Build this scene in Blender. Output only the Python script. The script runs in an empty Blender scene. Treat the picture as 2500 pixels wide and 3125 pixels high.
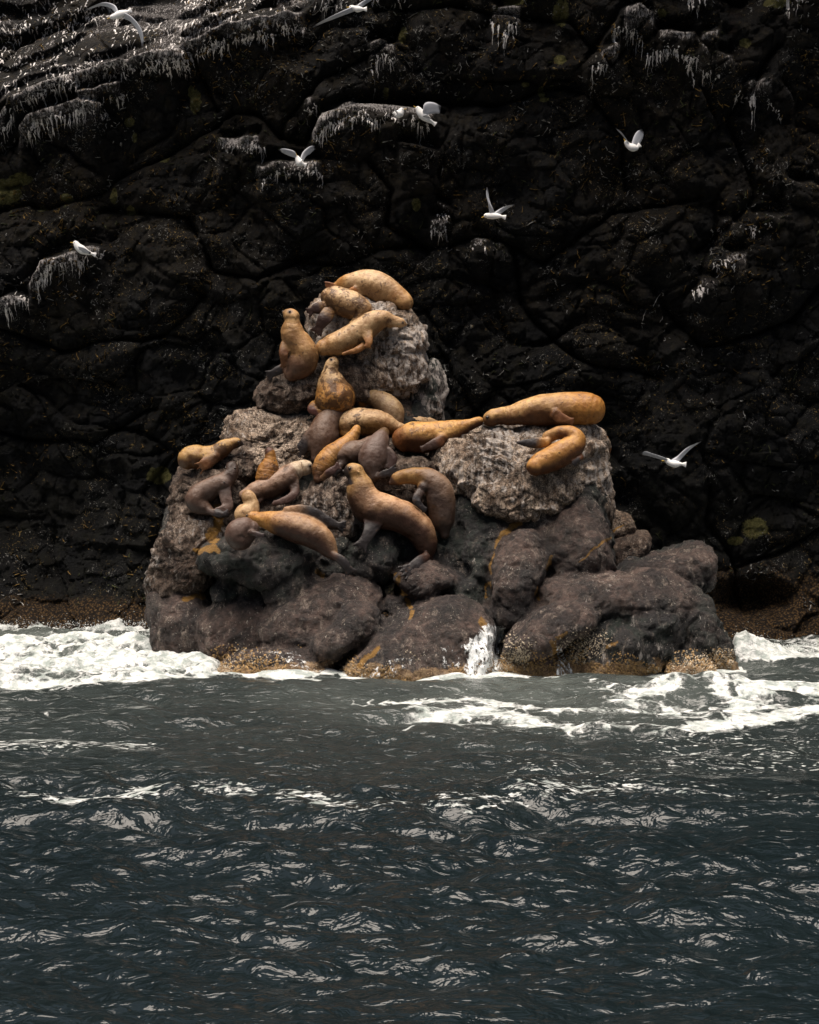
import bpy, math, random
import numpy as np
from mathutils import Vector
from mathutils.bvhtree import BVHTree

random.seed(7)
RNG = np.random.default_rng(11)
S = bpy.context.scene
COL = S.collection

# ------------------------------------------------------------------ camera, sky, sun, exposure
CAM = np.array([0.0, -40.0, 4.2]); FPX = 6400.0; HOR = 1368.0
PITCH = math.atan((1562.5 - HOR) / FPX)
cam_d = bpy.data.cameras.new('camera'); cam = bpy.data.objects.new('camera', cam_d); COL.objects.link(cam)
cam.location = CAM; cam.rotation_euler = (math.pi / 2 - PITCH, 0, 0)
cam_d.sensor_fit = 'VERTICAL'; cam_d.sensor_height = 24.0; cam_d.lens = FPX / 3125.0 * 24.0
cam_d.clip_start = 0.5; cam_d.clip_end = 600
S.camera = cam

SUN_EL, SUN_AZ = 80.0, -35.0     # azimuth: degrees from the viewing direction's reverse, negative = left
W = bpy.data.worlds.new('World'); S.world = W; W.use_nodes = True
wn, wl = W.node_tree.nodes, W.node_tree.links
for n in list(wn): wn.remove(n)
wo = wn.new('ShaderNodeOutputWorld'); bg = wn.new('ShaderNodeBackground')
sky = wn.new('ShaderNodeTexSky'); sky.sky_type = 'NISHITA'; sky.sun_disc = False
sky.sun_elevation = math.radians(SUN_EL); sky.air_density = 1.0; sky.dust_density = 6.0; sky.ozone_density = 1.0
sky.sun_rotation = math.radians(180 - SUN_AZ)
hs = wn.new('ShaderNodeHueSaturation'); hs.inputs['Saturation'].default_value = 0.95
wl.new(sky.outputs[0], hs.inputs['Color']); wl.new(hs.outputs[0], bg.inputs[0]); wl.new(bg.outputs[0], wo.inputs[0])
bg.inputs[1].default_value = 0.05
sd = bpy.data.lights.new('sun', 'SUN'); sun = bpy.data.objects.new('sun', sd); COL.objects.link(sun)
sd.energy = 5.0; sd.angle = math.radians(52); sd.color = (1.0, 0.90, 0.80)
el, az = math.radians(SUN_EL), math.radians(SUN_AZ)
to_sun = Vector((math.sin(az) * math.cos(el), -math.cos(az) * math.cos(el), math.sin(el)))
sun.rotation_euler = to_sun.to_track_quat('Z', 'Y').to_euler(); sun.location = (-20, -20, 40)
S.view_settings.view_transform = 'Standard'; S.view_settings.look = 'None'
S.view_settings.gamma = 1.0; S.view_settings.use_curve_mapping = False
S.view_settings.exposure = 0.6
S.render.engine = 'CYCLES'
S.cycles.max_bounces = 4; S.cycles.diffuse_bounces = 2; S.cycles.glossy_bounces = 2; S.cycles.transmission_bounces = 2; S.cycles.transparent_max_bounces = 6

# ------------------------------------------------------------------ helpers
CA, SA = math.cos(PITCH), math.sin(PITCH)
def at(px, py, Y):
    """world point at distance plane Y that the photograph shows at pixel (px, py)"""
    px, py, Y = np.broadcast_arrays(np.asarray(px, float), np.asarray(py, float), np.asarray(Y, float))
    u = (px - 1250.0) / FPX; v = (1562.5 - py) / FPX
    dy = CA + v * SA; dz = -SA + v * CA
    t = (Y - CAM[1]) / dy
    return np.stack([CAM[0] + u * t, Y, CAM[2] + dz * t], -1)
def proj(P):
    d = P - CAM
    f = d[..., 1] * CA - d[..., 2] * SA; up = d[..., 1] * SA + d[..., 2] * CA
    return 1250.0 + FPX * d[..., 0] / f, 1562.5 - FPX * up / f

def hash3(ix, iy, iz, s=0):
    h = (ix.astype(np.int64) * 374761393 + iy.astype(np.int64) * 668265263 + iz.astype(np.int64) * 2147483647 + s * 974634777) & 0xFFFFFFFF
    h = ((h ^ (h >> 13)) * 1274126177) & 0xFFFFFFFF
    h = ((h ^ (h >> 16)) * 2246822519) & 0xFFFFFFFF
    return (h ^ (h >> 15)) & 0xFFFFFFFF
def vnoise(P, s=0):
    """smooth 3D value noise in -1..1"""
    F = np.floor(P); f = P - F; I = F.astype(np.int64)
    f = f * f * f * (f * (f * 6 - 15) + 10)
    out = 0
    for dx in (0, 1):
        wx = f[..., 0] if dx else 1 - f[..., 0]
        for dy in (0, 1):
            wy = f[..., 1] if dy else 1 - f[..., 1]
            for dz in (0, 1):
                wz = f[..., 2] if dz else 1 - f[..., 2]
                h = hash3(I[..., 0] + dx, I[..., 1] + dy, I[..., 2] + dz, s)
                out = out + wx * wy * wz * (h / 4294967295.0 * 2 - 1)
    return out
def fbm(P, octv=4, s=0, gain=0.5, lac=2.03, ridged=False):
    a, tot, out = 1.0, 0.0, 0.0
    for o in range(octv):
        n = vnoise(P + 17.3 * o, s + o)
        if ridged: n = 1 - 2 * np.abs(n)
        out = out + a * n; tot += a; a *= gain; P = P * lac
    return out / tot
def cells(P, s=0):
    """cellular F1, F2 and the id of the nearest cell"""
    F = np.floor(P).astype(np.int64)
    f1 = np.full(P.shape[:-1], 9.0); f2 = f1.copy(); cid = np.zeros(P.shape[:-1])
    three = np.ptp(P[..., 2]) > 1e-6
    for dx in (-1, 0, 1):
        for dy in (-1, 0, 1):
            for dz in ((-1, 0, 1) if three else (0,)):
                ix, iy, iz = F[..., 0] + dx, F[..., 1] + dy, F[..., 2] + dz
                h = hash3(ix, iy, iz, s)
                ox = (h & 1023) / 1023.0; oy = ((h >> 10) & 1023) / 1023.0; oz = ((h >> 20) & 1023) / 1023.0 if three else 0
                d = (ix + ox - P[..., 0]) ** 2 + (iy + oy - P[..., 1]) ** 2 + ((iz + oz - P[..., 2]) ** 2 if three else 0)
                d = np.sqrt(d); near = d < f1
                f2 = np.where(near, f1, np.minimum(f2, d)); f1 = np.where(near, d, f1); cid = np.where(near, (h & 65535) / 65535.0, cid)
    return f1, f2, cid
def sstep(a, b, x):
    t = np.clip((x - a) / (b - a), 0, 1); return t * t * (3 - 2 * t)
def polydist(px, py, pts):
    """distance to a polyline and signed height above it (in pixels of the photograph)"""
    best = np.full(px.shape, 1e9); par = np.zeros(px.shape)
    for i in range(len(pts) - 1):
        ax, ay = pts[i]; bx, by = pts[i + 1]
        L = (bx - ax) ** 2 + (by - ay) ** 2
        t = np.clip(((px - ax) * (bx - ax) + (py - ay) * (by - ay)) / L, 0, 1)
        d = np.hypot(px - ax - t * (bx - ax), py - ay - t * (by - ay))
        par = np.where(d < best, i + t, par); best = np.minimum(best, d)
    return best, par

def mesh_np(name, V, Q, smooth=True):
    m = bpy.data.meshes.new(name)
    V = np.asarray(V, np.float32).reshape(-1, 3); Q = np.asarray(Q, np.int32)
    n, k = Q.shape
    m.vertices.add(len(V)); m.vertices.foreach_set('co', V.ravel())
    m.loops.add(n * k); m.loops.foreach_set('vertex_index', Q.ravel())
    m.polygons.add(n); m.polygons.foreach_set('loop_start', np.arange(0, n * k, k, dtype=np.int32))
    m.update(calc_edges=True)
    if smooth: m.polygons.foreach_set('use_smooth', np.ones(n, bool))
    return m
def grid_quads(nr, nc, wrap=False):
    r = np.arange(nr - 1)[:, None]; c = np.arange(nc if wrap else nc - 1)[None, :]
    c2 = (c + 1) % nc
    a = r * nc + c; b = r * nc + c2; d = (r + 1) * nc + c2; e = (r + 1) * nc + c
    return np.stack([a, b, d, e], -1).reshape(-1, 4)
def attr(m, name, val, kind='FLOAT'):
    if kind == 'FLOAT':
        a = m.attributes.new(name, 'FLOAT', 'POINT'); a.data.foreach_set('value', np.asarray(val, np.float32).ravel())
    else:
        a = m.attributes.new(name, 'FLOAT_COLOR', 'POINT')
        v = np.ones((len(m.vertices), 4), np.float32); v[:, :3] = val; a.data.foreach_set('color', v.ravel())
def obj(name, m, mat, parent=None, **props):
    o = bpy.data.objects.new(name, m); COL.objects.link(o)
    if mat and not m.materials: m.materials.append(mat)
    if parent: o.parent = parent
    for k, v in props.items(): o[k] = v
    return o
def empty(name, loc, **props):
    o = bpy.data.objects.new(name, None); COL.objects.link(o); o.location = [float(c) for c in loc]
    o.empty_display_size = 0.2
    for k, v in props.items(): o[k] = v
    return o

# ------------------------------------------------------------------ node material helper
class NT:
    def __init__(s, name):
        s.m = bpy.data.materials.new(name); s.m.use_nodes = True
        s.n, s.l = s.m.node_tree.nodes, s.m.node_tree.links
        s.b = s.n['Principled BSDF']
        s.geo = s.n.new('ShaderNodeNewGeometry')
    def put(s, v, inp):
        if isinstance(v, bpy.types.NodeSocket): s.l.new(v, inp)
        elif v is not None:
            if isinstance(v, (tuple, list)) and len(v) == 3 and inp.type == 'RGBA': v = (*v, 1)
            inp.default_value = v
    def pos(s, sx=1, sy=1, sz=1, loc=(0, 0, 0)):
        n = s.n.new('ShaderNodeMapping'); s.l.new(s.geo.outputs['Position'], n.inputs['Vector'])
        n.inputs['Scale'].default_value = (sx, sy, sz); n.inputs['Location'].default_value = loc
        return n.outputs[0]
    def noise(s, vec, scale, detail=4, rough=0.6, dist=0.0, col=False):
        n = s.n.new('ShaderNodeTexNoise'); s.put(vec, n.inputs['Vector'])
        n.inputs['Scale'].default_value = scale; n.inputs['Detail'].default_value = detail
        n.inputs['Roughness'].default_value = rough; n.inputs['Distortion'].default_value = dist
        return n.outputs['Color' if col else 'Fac']
    def voro(s, vec, scale, feat='DISTANCE_TO_EDGE', out='Distance', rnd=1.0):
        n = s.n.new('ShaderNodeTexVoronoi'); n.feature = feat; s.put(vec, n.inputs['Vector'])
        n.inputs['Scale'].default_value = scale; n.inputs['Randomness'].default_value = rnd
        return n.outputs[out]
    def ramp(s, f, a, b, lo=0.0, hi=1.0, smooth=True):
        n = s.n.new('ShaderNodeMapRange'); n.interpolation_type = 'SMOOTHSTEP' if smooth else 'LINEAR'
        s.put(f, n.inputs['Value']); n.inputs['From Min'].default_value = a; n.inputs['From Max'].default_value = b
        n.inputs['To Min'].default_value = lo; n.inputs['To Max'].default_value = hi
        return n.outputs[0]
    def mix(s, f, a, b, kind='MIX'):
        n = s.n.new('ShaderNodeMix'); n.data_type = 'RGBA'; n.blend_type = kind
        s.put(f, n.inputs[0]); s.put(a, n.inputs[6]); s.put(b, n.inputs[7]); return n.outputs[2]
    def math(s, op, a, b=None, clamp=False):
        n = s.n.new('ShaderNodeMath'); n.operation = op; n.use_clamp = clamp
        s.put(a, n.inputs[0]); s.put(b, n.inputs[1]); return n.outputs[0]
    def warp(s, vec, scale, amt):
        n = s.noise(vec, scale, 3, 0.5, col=True)
        a = s.n.new('ShaderNodeVectorMath'); a.operation = 'MULTIPLY_ADD'
        s.l.new(n, a.inputs[0]); a.inputs[1].default_value = (amt,) * 3; s.put(vec, a.inputs[2]); return a.outputs[0]
    def attr(s, name, col=False):
        n = s.n.new('ShaderNodeAttribute'); n.attribute_name = name
        return n.outputs['Color' if col else 'Fac']
    def sep(s, vec):
        n = s.n.new('ShaderNodeSeparateXYZ'); s.put(vec, n.inputs[0]); return n.outputs
    def bump(s, h, strength, dist, prev=None):
        n = s.n.new('ShaderNodeBump'); s.put(h, n.inputs['Height'])
        n.inputs['Strength'].default_value = strength; n.inputs['Distance'].default_value = dist
        if prev: s.l.new(prev, n.inputs['Normal'])
        return n.outputs[0]
    def out(s, col=None, rough=None, normal=None, spec=None, **kw):
        for k, v in (('Base Color', col), ('Roughness', rough), ('Normal', normal), ('Specular IOR Level', spec)):
            if v is not None: s.put(v, s.b.inputs[k])
        for k, v in kw.items(): s.put(v, s.b.inputs[k.replace('_', ' ')])
        return s.m

# ------------------------------------------------------------------ materials
def rock_material(name, c1, c2, pale, pale_amt, crack, wet, green=0.0, pit=0.6, bump=0.34, dark=None):
    t = NT(name)
    if dark: dk = t.attr('dk'); c1 = t.mix(dk, c1, dark[0]); c2 = t.mix(dk, c2, dark[1])
    p = t.pos(); w = t.warp(p, 2.2, 0.35)
    big = t.noise(w, 1.1, 3, 0.62); mid = t.noise(w, 5.5, 4, 0.68); fine = t.noise(p, 38, 3, 0.72)
    col = t.mix(t.ramp(big, 0.36, 0.64), c1, c2)
    col = t.mix(t.ramp(mid, 0.36, 0.62), t.mix(0.62, col, (0.012, 0.011, 0.010)), col)
    # pale crust, broken up and running down the steep faces
    st = t.noise(t.warp(t.pos(1.0, 1.0, 0.33), 3.0, 0.2), 6.5, 6, 0.7)
    upf = t.sep(t.geo.outputs['Normal'])[2]
    pm = t.math('MULTIPLY', t.ramp(st, 0.60 - 0.24 * pale_amt, 0.74 - 0.16 * pale_amt), t.ramp(fine, 0.34, 0.56))
    pm = t.math('MULTIPLY', pm, t.ramp(t.noise(w, 0.85, 4, 0.62), 0.40, 0.60, 0.25, min(1.0, 0.55 + pale_amt * 0.6)))
    col = t.mix(pm, col, pale)
    if green > 0:
        gm = t.ramp(t.noise(w, 2.3, 5, 0.66), 0.62 - 0.3 * green, 0.78 - 0.3 * green)
        if dark: gm = t.math('MULTIPLY', gm, dk)
        col = t.mix(t.math('MULTIPLY', gm, 0.8), col, (0.016, 0.026, 0.019))
    # crackle
    vc = t.voro(t.warp(p, 7, 0.07), 9.0); vc2 = t.voro(t.warp(p, 13, 0.05), 24.0); vc3 = t.voro(t.warp(p, 3, 0.25), 2.1)
    ck = t.ramp(vc, 0.0, 0.05, 0.0, 1.0); ck2 = t.ramp(vc2, 0.0, 0.09, 0.25, 1.0); ck3 = t.ramp(vc3, 0.0, 0.022, 0.0, 1.0)
    cm = t.math('MULTIPLY', t.math('MULTIPLY', ck, ck2), ck3)
    col = t.mix(t.math('MULTIPLY', t.math('SUBTRACT', 1.0, cm), crack), col, t.mix(0.8, col, (0.008, 0.008, 0.009)))
    pits = t.ramp(t.noise(t.pos(1, 1, 1.8), 19, 3, 0.6, 0.8), 0.57, 0.64)
    col = t.mix(t.math('MULTIPLY', pits, pit), col, (0.010, 0.010, 0.011))
    # white droppings and shell specks
    sp = t.math('MULTIPLY', t.ramp(t.noise(t.pos(1.3, 1.3, 0.8), 24, 3, 0.55, 1.2), 0.65, 0.68), t.ramp(t.noise(p, 1.9, 3, 0.6), 0.42, 0.6))
    col = t.mix(t.math('MULTIPLY', sp, 0.85), col, (0.55, 0.50, 0.42))
    gu = t.attr('guano')
    gs = t.ramp(t.math('ADD', t.noise(t.warp(t.pos(1, 1, 0.22), 5, .1), 11, 5, 0.7), t.ramp(gu, 0, 1, -0.22, 0.16, False)), 0.46, 0.60)
    col = t.mix(t.math('MULTIPLY', gs, 0.85), col, t.mix(fine, (0.36, 0.31, 0.28), (0.74, 0.68, 0.62)))
    # ochre algae attribute, barnacle band above the water
    al = t.attr('algae')
    am = t.ramp(t.math('ADD', al, t.math('MULTIPLY', t.noise(p, 9, 5, 0.75), 1.0)), 1.02, 1.22)
    col = t.mix(am, col, t.mix(t.noise(p, 30, 3), (0.14, 0.055, 0.01), (0.42, 0.24, 0.05)))
    bz = t.attr('shore')
    bm = t.ramp(t.math('ADD', bz, t.math('MULTIPLY', t.math('SUBTRACT', t.noise(w, 4.2, 6, 0.7), 0.5), 1.9)), 0.50, 0.66)
    bc = t.mix(t.ramp(t.voro(p, 34, 'F1', 'Distance'), 0.15, 0.55), (0.46, 0.31, 0.17), (0.17, 0.10, 0.05))
    bc = t.mix(t.ramp(t.noise(p, 6, 5, .7), 0.42, 0.6), bc, (0.36, 0.24, 0.13))
    col = t.mix(bm, col, bc)
    h = t.math('ADD', t.math('MULTIPLY', t.noise(p, 6.5, 8, 0.76), 0.9), t.math('MULTIPLY', ck, 0.16 * crack))
    nm = t.bump(h, 1.0, bump)
    rg = t.ramp(mid, 0.35, 0.65, 0.80 - 0.45 * wet, 0.92 - 0.25 * wet)
    return t.out(col, rg, nm, 0.25 + 0.25 * wet)
M_PALE = rock_material('pale_crusted_rock', (0.085, 0.048, 0.029), (0.250, 0.165, 0.108), (0.78, 0.62, 0.48), 1.0, 0.85, 0.0, bump=0.20)
M_GREY = rock_material('grey_pink_rock', (0.068, 0.041, 0.029), (0.195, 0.132, 0.096), (0.60, 0.47, 0.37), 0.70, 0.6, 0.1)
M_BROWN = rock_material('brown_lava_rock', (0.040, 0.026, 0.021), (0.125, 0.082, 0.064), (0.40, 0.32, 0.26), 0.38, 0.25, 0.35, 0.12)
M_DARK = rock_material('wet_black_rock', (0.014, 0.013, 0.014), (0.034, 0.026, 0.023), (0.22, 0.19, 0.15), 0.12, 0.4, 0.75, 0.6)
M_BASE = rock_material('dark_lava_rock', (0.024, 0.016, 0.015), (0.140, 0.090, 0.072), (0.46, 0.37, 0.30), 0.36, 0.35, 0.75, 0.6, 0.6, 0.22, ((0.006, 0.006, 0.007), (0.026, 0.021, 0.020)))
MATS = {'p': M_PALE, 'g': M_GREY, 'b': M_BROWN, 'd': M_DARK}

def cliff_material():
    t = NT('dark_cliff_rock'); p = t.pos(); w = t.warp(p, 1.2, 0.5)
    big = t.noise(w, 0.55, 3, 0.6); mid = t.noise(w, 3.2, 5, 0.7); fine = t.noise(p, 22, 3, 0.72)
    col = t.mix(t.ramp(big, 0.4, 0.62), (0.0050, 0.0054, 0.0056), (0.0240, 0.0165, 0.0075))
    col = t.mix(t.ramp(mid, 0.45, 0.72), t.mix(0.5, col, (0.002, 0.002, 0.003)), t.mix(0.65, col, (0.040, 0.030, 0.014)))
    rust = t.math('MULTIPLY', t.ramp(t.noise(w, 1.7, 5, 0.7), 0.58, 0.72), 0.55)
    col = t.mix(rust, col, (0.032, 0.014, 0.008))
    ck = t.ramp(t.voro(t.warp(p, 2, 0.3), 1.6), 0.0, 0.03); ck2 = t.ramp(t.voro(t.warp(p, 6, 0.1), 6.0), 0.0, 0.05, 0.45, 1)
    cm = t.math('MULTIPLY', ck, ck2)
    col = t.mix(t.math('SUBTRACT', 1, cm), col, (0.002, 0.002, 0.0025))
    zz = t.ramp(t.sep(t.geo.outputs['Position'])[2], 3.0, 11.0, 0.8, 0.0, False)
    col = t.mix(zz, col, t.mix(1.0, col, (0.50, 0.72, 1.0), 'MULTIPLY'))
    film = t.math('MULTIPLY', t.ramp(t.math('ADD', t.attr('guano'), t.math('MULTIPLY', mid, 0.5)), 0.55, 0.95), 0.30)
    col = t.mix(film, col, (0.150, 0.130, 0.125))
    li = t.attr('lichen')
    lm = t.ramp(t.math('ADD', li, t.math('MULTIPLY', t.noise(p, 7, 6, 0.7), 0.8)), 0.98, 1.06)
    col = t.mix(lm, col, t.mix(t.ramp(fine, .4, .6), (0.10, 0.095, 0.028), (0.21, 0.19, 0.065)))
    # broken specks of droppings and dead grass, with wet glints painted into the colour
    q = t.warp(p, 5, 0.12)
    sp = t.ramp(t.noise(q, 9.5, 4, 0.6, 2.2), 0.605, 0.635); zone = t.ramp(t.noise(p, 0.95, 4, 0.65), 0.47, 0.58)
    spm = t.math('MULTIPLY', sp, zone)
    col = t.mix(spm, col, t.mix(t.ramp(t.noise(p, 2.2, 2), 0.45, 0.55), (0.36, 0.25, 0.09), (0.42, 0.41, 0.38)))
    # guano: drips below each ledge
    gu = t.attr('guano')
    dr = t.noise(t.warp(t.pos(1, 1, 0.07), 6, .04), 24, 3, 0.62)
    spk = t.noise(t.warp(t.pos(1, 1, 0.6), 4, .2), 15, 4, 0.75, 0.6)
    f = t.math('ADD', t.math('MULTIPLY', dr, 0.6), t.math('MULTIPLY', spk, 0.4))
    gm = t.ramp(t.math('ADD', f, t.ramp(gu, 0, 1, -0.22, 0.06, False)), 0.48, 0.54)
    col = t.mix(t.math('MULTIPLY', gm, 0.95), col, t.mix(t.ramp(fine, .35, .6), (0.36, 0.33, 0.32), (0.72, 0.68, 0.66)))
    sh = t.attr('shore')
    sm = t.ramp(t.math('ADD', sh, t.math('MULTIPLY', t.noise(w, 2.6, 6, 0.7), 0.8)), 0.80, 1.05)
    col = t.mix(t.math('MULTIPLY', sm, 0.9), col, t.mix(t.ramp(t.voro(p, 17, 'F1', 'Distance'), 0.1, 0.6), (0.24, 0.14, 0.055), (0.022, 0.013, 0.007)))
    nm = t.bump(t.noise(p, 3.6, 9, 0.80), 1.0, 0.60)
    return t.out(col, t.ramp(mid, 0.3, 0.7, 0.55, 0.9), nm, 0.22)
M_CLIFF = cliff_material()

def sea_material():
    t = NT('sea_water'); p = t.pos(); fo = t.attr('foam'); ae = t.attr('aer'); gl = t.attr('fleck')
    deep = (0.0045, 0.0085, 0.0100)
    col = t.mix(ae, deep, (0.088, 0.100, 0.092))
    q = t.warp(t.pos(0.75, 0.42, 1), 1.6, 0.45)
    n1 = t.noise(q, 2.6, 5, 0.7, 0.9); n2 = t.noise(t.warp(t.pos(1, .6, 1), 6, .1), 13, 5, 0.65, 0.6)
    web = t.voro(t.warp(t.pos(0.8, 0.5, 1), 3, 0.35), 2.9)
    lace = t.ramp(web, 0.0, 0.16, 1.0, 0.0)
    f = t.math('ADD', t.math('MULTIPLY', n1, 0.56), t.math('MULTIPLY', n2, 0.40))
    f = t.math('ADD', f, t.math('MULTIPLY', lace, 0.16))
    fm = t.ramp(t.math('ADD', f, t.ramp(fo, 0, 1, -0.47, 0.40, False)), 0.48, 0.66)
    fk = t.ramp(t.math('ADD', t.noise(t.pos(0.5, 1.0, 1), 13.0, 3, 0.6, .3), t.ramp(gl, 0, 1, -0.32, 0.13, False)), 0.59, 0.64)
    fm = t.math('MAXIMUM', fm, t.math('MULTIPLY', fk, 0.8))
    fc = t.mix(t.ramp(t.noise(p, 3.5, 6, 0.7), 0.35, 0.62), (0.30, 0.34, 0.32), (0.72, 0.73, 0.71))
    col = t.mix(fm, col, fc)
    h1 = t.noise(t.pos(0.85, 1.0, 1), 4.2, 3, 0.5, 0.5); h2 = t.noise(t.pos(0.6, 1.1, 1), 13.0, 3, 0.55, 0.3)
    h = t.math('ADD', h1, t.math('MULTIPLY', h2, 0.08))
    nm = t.bump(h, 1.0, 0.12)
    nm2 = t.bump(t.math('MULTIPLY', t.noise(p, 8, 6, 0.75), fm), 0.8, 0.10, nm)
    rough = t.mix(fm, (0.11,) * 3, (0.75,) * 3)
    return t.out(col, rough, nm2, t.ramp(fm, 0, 1, 0.5, 0.15), IOR=1.333)
M_SEA = sea_material()

def pelt_material():
    t = NT('sea_lion_pelt'); tc = t.n.new('ShaderNodeTexCoord'); p = tc.outputs['Object']
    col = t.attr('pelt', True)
    oi = t.n.new('ShaderNodeObjectInfo'); off = t.n.new('ShaderNodeVectorMath'); off.operation = 'MULTIPLY_ADD'
    cmb = t.n.new('ShaderNodeCombineXYZ')
    for i in range(3): t.l.new(oi.outputs['Random'], cmb.inputs[i])
    t.l.new(cmb.outputs[0], off.inputs[0]); off.inputs[1].default_value = (37, 53, 71); t.l.new(p, off.inputs[2]); p = off.outputs[0]
    m = t.noise(p, 9, 5, 0.65); m2 = t.noise(p, 30, 4, 0.7)
    col = t.mix(t.ramp(m, 0.35, 0.65), t.mix(1.0, col, (0.66, 0.58, 0.52), 'MULTIPLY'), col)
    col = t.mix(t.ramp(t.noise(p, 2.2, 3, .6), 0.38, 0.62, 0, .45), col, t.mix(1.0, col, (0.62, 0.52, 0.46), 'MULTIPLY'))
    d = t.attr('dirt')
    dm = t.ramp(t.math('ADD', t.math('MULTIPLY', t.noise(t.warp(p, 3, .2), 5.5, 6, 0.72, 0.5), 1.0), t.ramp(d, 0, 1, -0.22, 0.15, False)), 0.49, 0.57)
    col = t.mix(t.math('MULTIPLY', dm, 0.85), col, (0.055, 0.024, 0.009))
    spots = t.math('MULTIPLY', t.ramp(t.noise(p, 15, 2, 0.5, 0.4), 0.66, 0.70), 0.7)
    col = t.mix(spots, col, (0.05, 0.025, 0.012))
    ar = t.math('ADD', t.attr('arc'), t.math('MULTIPLY', t.noise(p, 3.0, 3, 0.6), 0.22))
    fold = t.math('MULTIPLY', t.math('POWER', t.math('ABSOLUTE', t.math('SINE', t.math('MULTIPLY', ar, 34.0))), 0.5), t.attr('foldw'))
    col = t.mix(t.math('MULTIPLY', t.math('SUBTRACT', t.attr('foldw'), fold), 0.55), col, t.mix(1.0, col, (0.40, 0.32, 0.27), 'MULTIPLY'))
    h = t.math('ADD', t.math('MULTIPLY', m, 0.5), t.math('MULTIPLY', m2, 0.25))
    h = t.math('ADD', h, t.math('MULTIPLY', fold, 0.35))
    nm = t.bump(h, 0.8, 0.045)
    return t.out(col, t.ramp(m, 0.3, 0.7, 0.36, 0.55), nm, 0.32)
M_PELT = pelt_material()
def plain(name, col, rough=0.5, spec=0.5, nscale=12, var=0.25):
    t = NT(name); n = t.noise(t.pos(), nscale, 4, 0.6)
    c2 = tuple(c * (1 - var) for c in col)
    return t.out(t.mix(t.ramp(n, .35, .65), c2, col), rough, None, spec)
M_EYE = plain('dark_eye', (0.006, 0.004, 0.003), 0.12, 0.6)
M_NOSE = plain('dark_nose', (0.018, 0.011, 0.008), 0.35, 0.5)
M_WHITE = NT('gull_feathers'); M_WHITE = M_WHITE.out(M_WHITE.attr('pelt', True), 0.75, M_WHITE.bump(M_WHITE.noise(M_WHITE.pos(), 45, 3), .25, .01), 0.2)
M_BEAK = plain('yellow_beak', (0.55, 0.34, 0.04), 0.45)
M_FOOT = plain('dark_feet', (0.05, 0.04, 0.035), 0.6)
M_BARN = plain('barnacle_shell', (0.50, 0.42, 0.31), 0.8, 0.2, 9, 0.55)
M_MUSSEL = plain('ochre_barnacle', (0.34, 0.22, 0.10), 0.8, 0.2, 9, 0.5)
def spray_material(name='white_water'):
    t = NT(name); n = t.noise(t.pos(1.2, 1.2, 0.5), 14, 5, 0.65)
    return t.out(t.mix(t.ramp(n, .3, .6), (0.55, 0.60, 0.58), (0.88, 0.89, 0.88)), 0.5, t.bump(n, .5, .04), 0.4)
M_SPRAY = spray_material()
#@@CLIFF
# ------------------------------------------------------------------ the cliff behind
GUANO = [  # ledge line in pixels of the photograph, drip length, strength, haze of specks above
    ([(60, 315), (254, 239), (507, 196), (725, 123), (935, 80)], 48, 0.92, 34), ([(0, 250), (150, 205), (330, 190), (560, 120)], 40, 0.55, 60),
    ([(72, 420), (110, 380), (240, 333), (330, 345)], 75, 0.85, 12), ([(0, 400), (40, 340)], 55, 0.8, 10), ([(250, 300), (390, 285)], 55, 0.85, 25),
    ([(960, 440), (990, 385), (1080, 352), (1200, 360), (1325, 385)], 46, 1.1, 10), ([(682, 452), (808, 452)], 42, 1.1, 6),
    ([(800, 542), (850, 524), (985, 528)], 42, 0.85, 8), ([(108, 880), (150, 805), (270, 785)], 70, 0.9, 14), ([(280, 770), (325, 775)], 32, 1.0, 14),
    ([(5, 935), (50, 915), (92, 918)], 55, 1.0, 6), ([(1490, 80), (1575, 85)], 75, 0.95, 4), ([(1868, 105), (1915, 80), (1962, 112)], 70, 0.95, 6),
    ([(1975, 152), (2078, 163)], 75, 1.0, 6), ([(2078, 163), (2120, 230)], 40, 0.7, 4), ([(1800, 222), (1858, 200)], 65, 0.9, 6), ([(2098, 175), (2150, 160)], 45, 0.9, 12),
    ([(2145, 225), (2195, 225)], 40, 0.75, 6), ([(2240, 292), (2308, 290)], 95, 0.9, 6), ([(2345, 305), (2385, 365)], 36, 0.7, 4), ([(1312, 695), (1362, 700)], 60, 0.85, 8),
    ([(2178, 800), (2245, 800)], 60, 0.75, 8), ([(2110, 868), (2160, 885)], 45, 0.75, 8), ([(2400, 0), (2470, 0)], 55, 0.9, 20), ([(2080, 0), (2185, -5)], 42, 0.85, 12),
    ([(1130, 190), (1165, 172), (1208, 185)], 60, 0.85, 6), ([(630, 40), (735, 42)], 50, 0.95, 22), ([(990, 30), (1060, 0)], 50, 0.8, 20), ([(508, 205), (582, 205)], 60, 0.95, 4),
    ([(940, 345), (968, 340)], 34, 0.85, 5), ([(1440, 745), (1482, 750)], 28, 0.85, 5), ([(380, 0), (620, 60), (900, 55)], 40, 0.45, 60), ([(2360, 590), (2440, 590), (2500, 660)], 26, 0.5, 8),
    ([(2170, 695), (2215, 700)], 30, 0.7, 6), ([(2260, 690), (2360, 688)], 26, 0.62, 8), ([(1220, 480), (1330, 500)], 20, 0.3, 4), ([(1860, 120), (1760, 260)], 14, 0.5, 6),
    ([(540, 90), (620, 70)], 60, .8, 20), ([(200, 60), (420, 40)], 50, .62, 60), ([(0, 90), (160, 20)], 50, .5, 60), ([(1330, 640), (1372, 670)], 24, .7, 5), ([(2100, 330), (2150, 420)], 20, .3, 4)]
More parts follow.
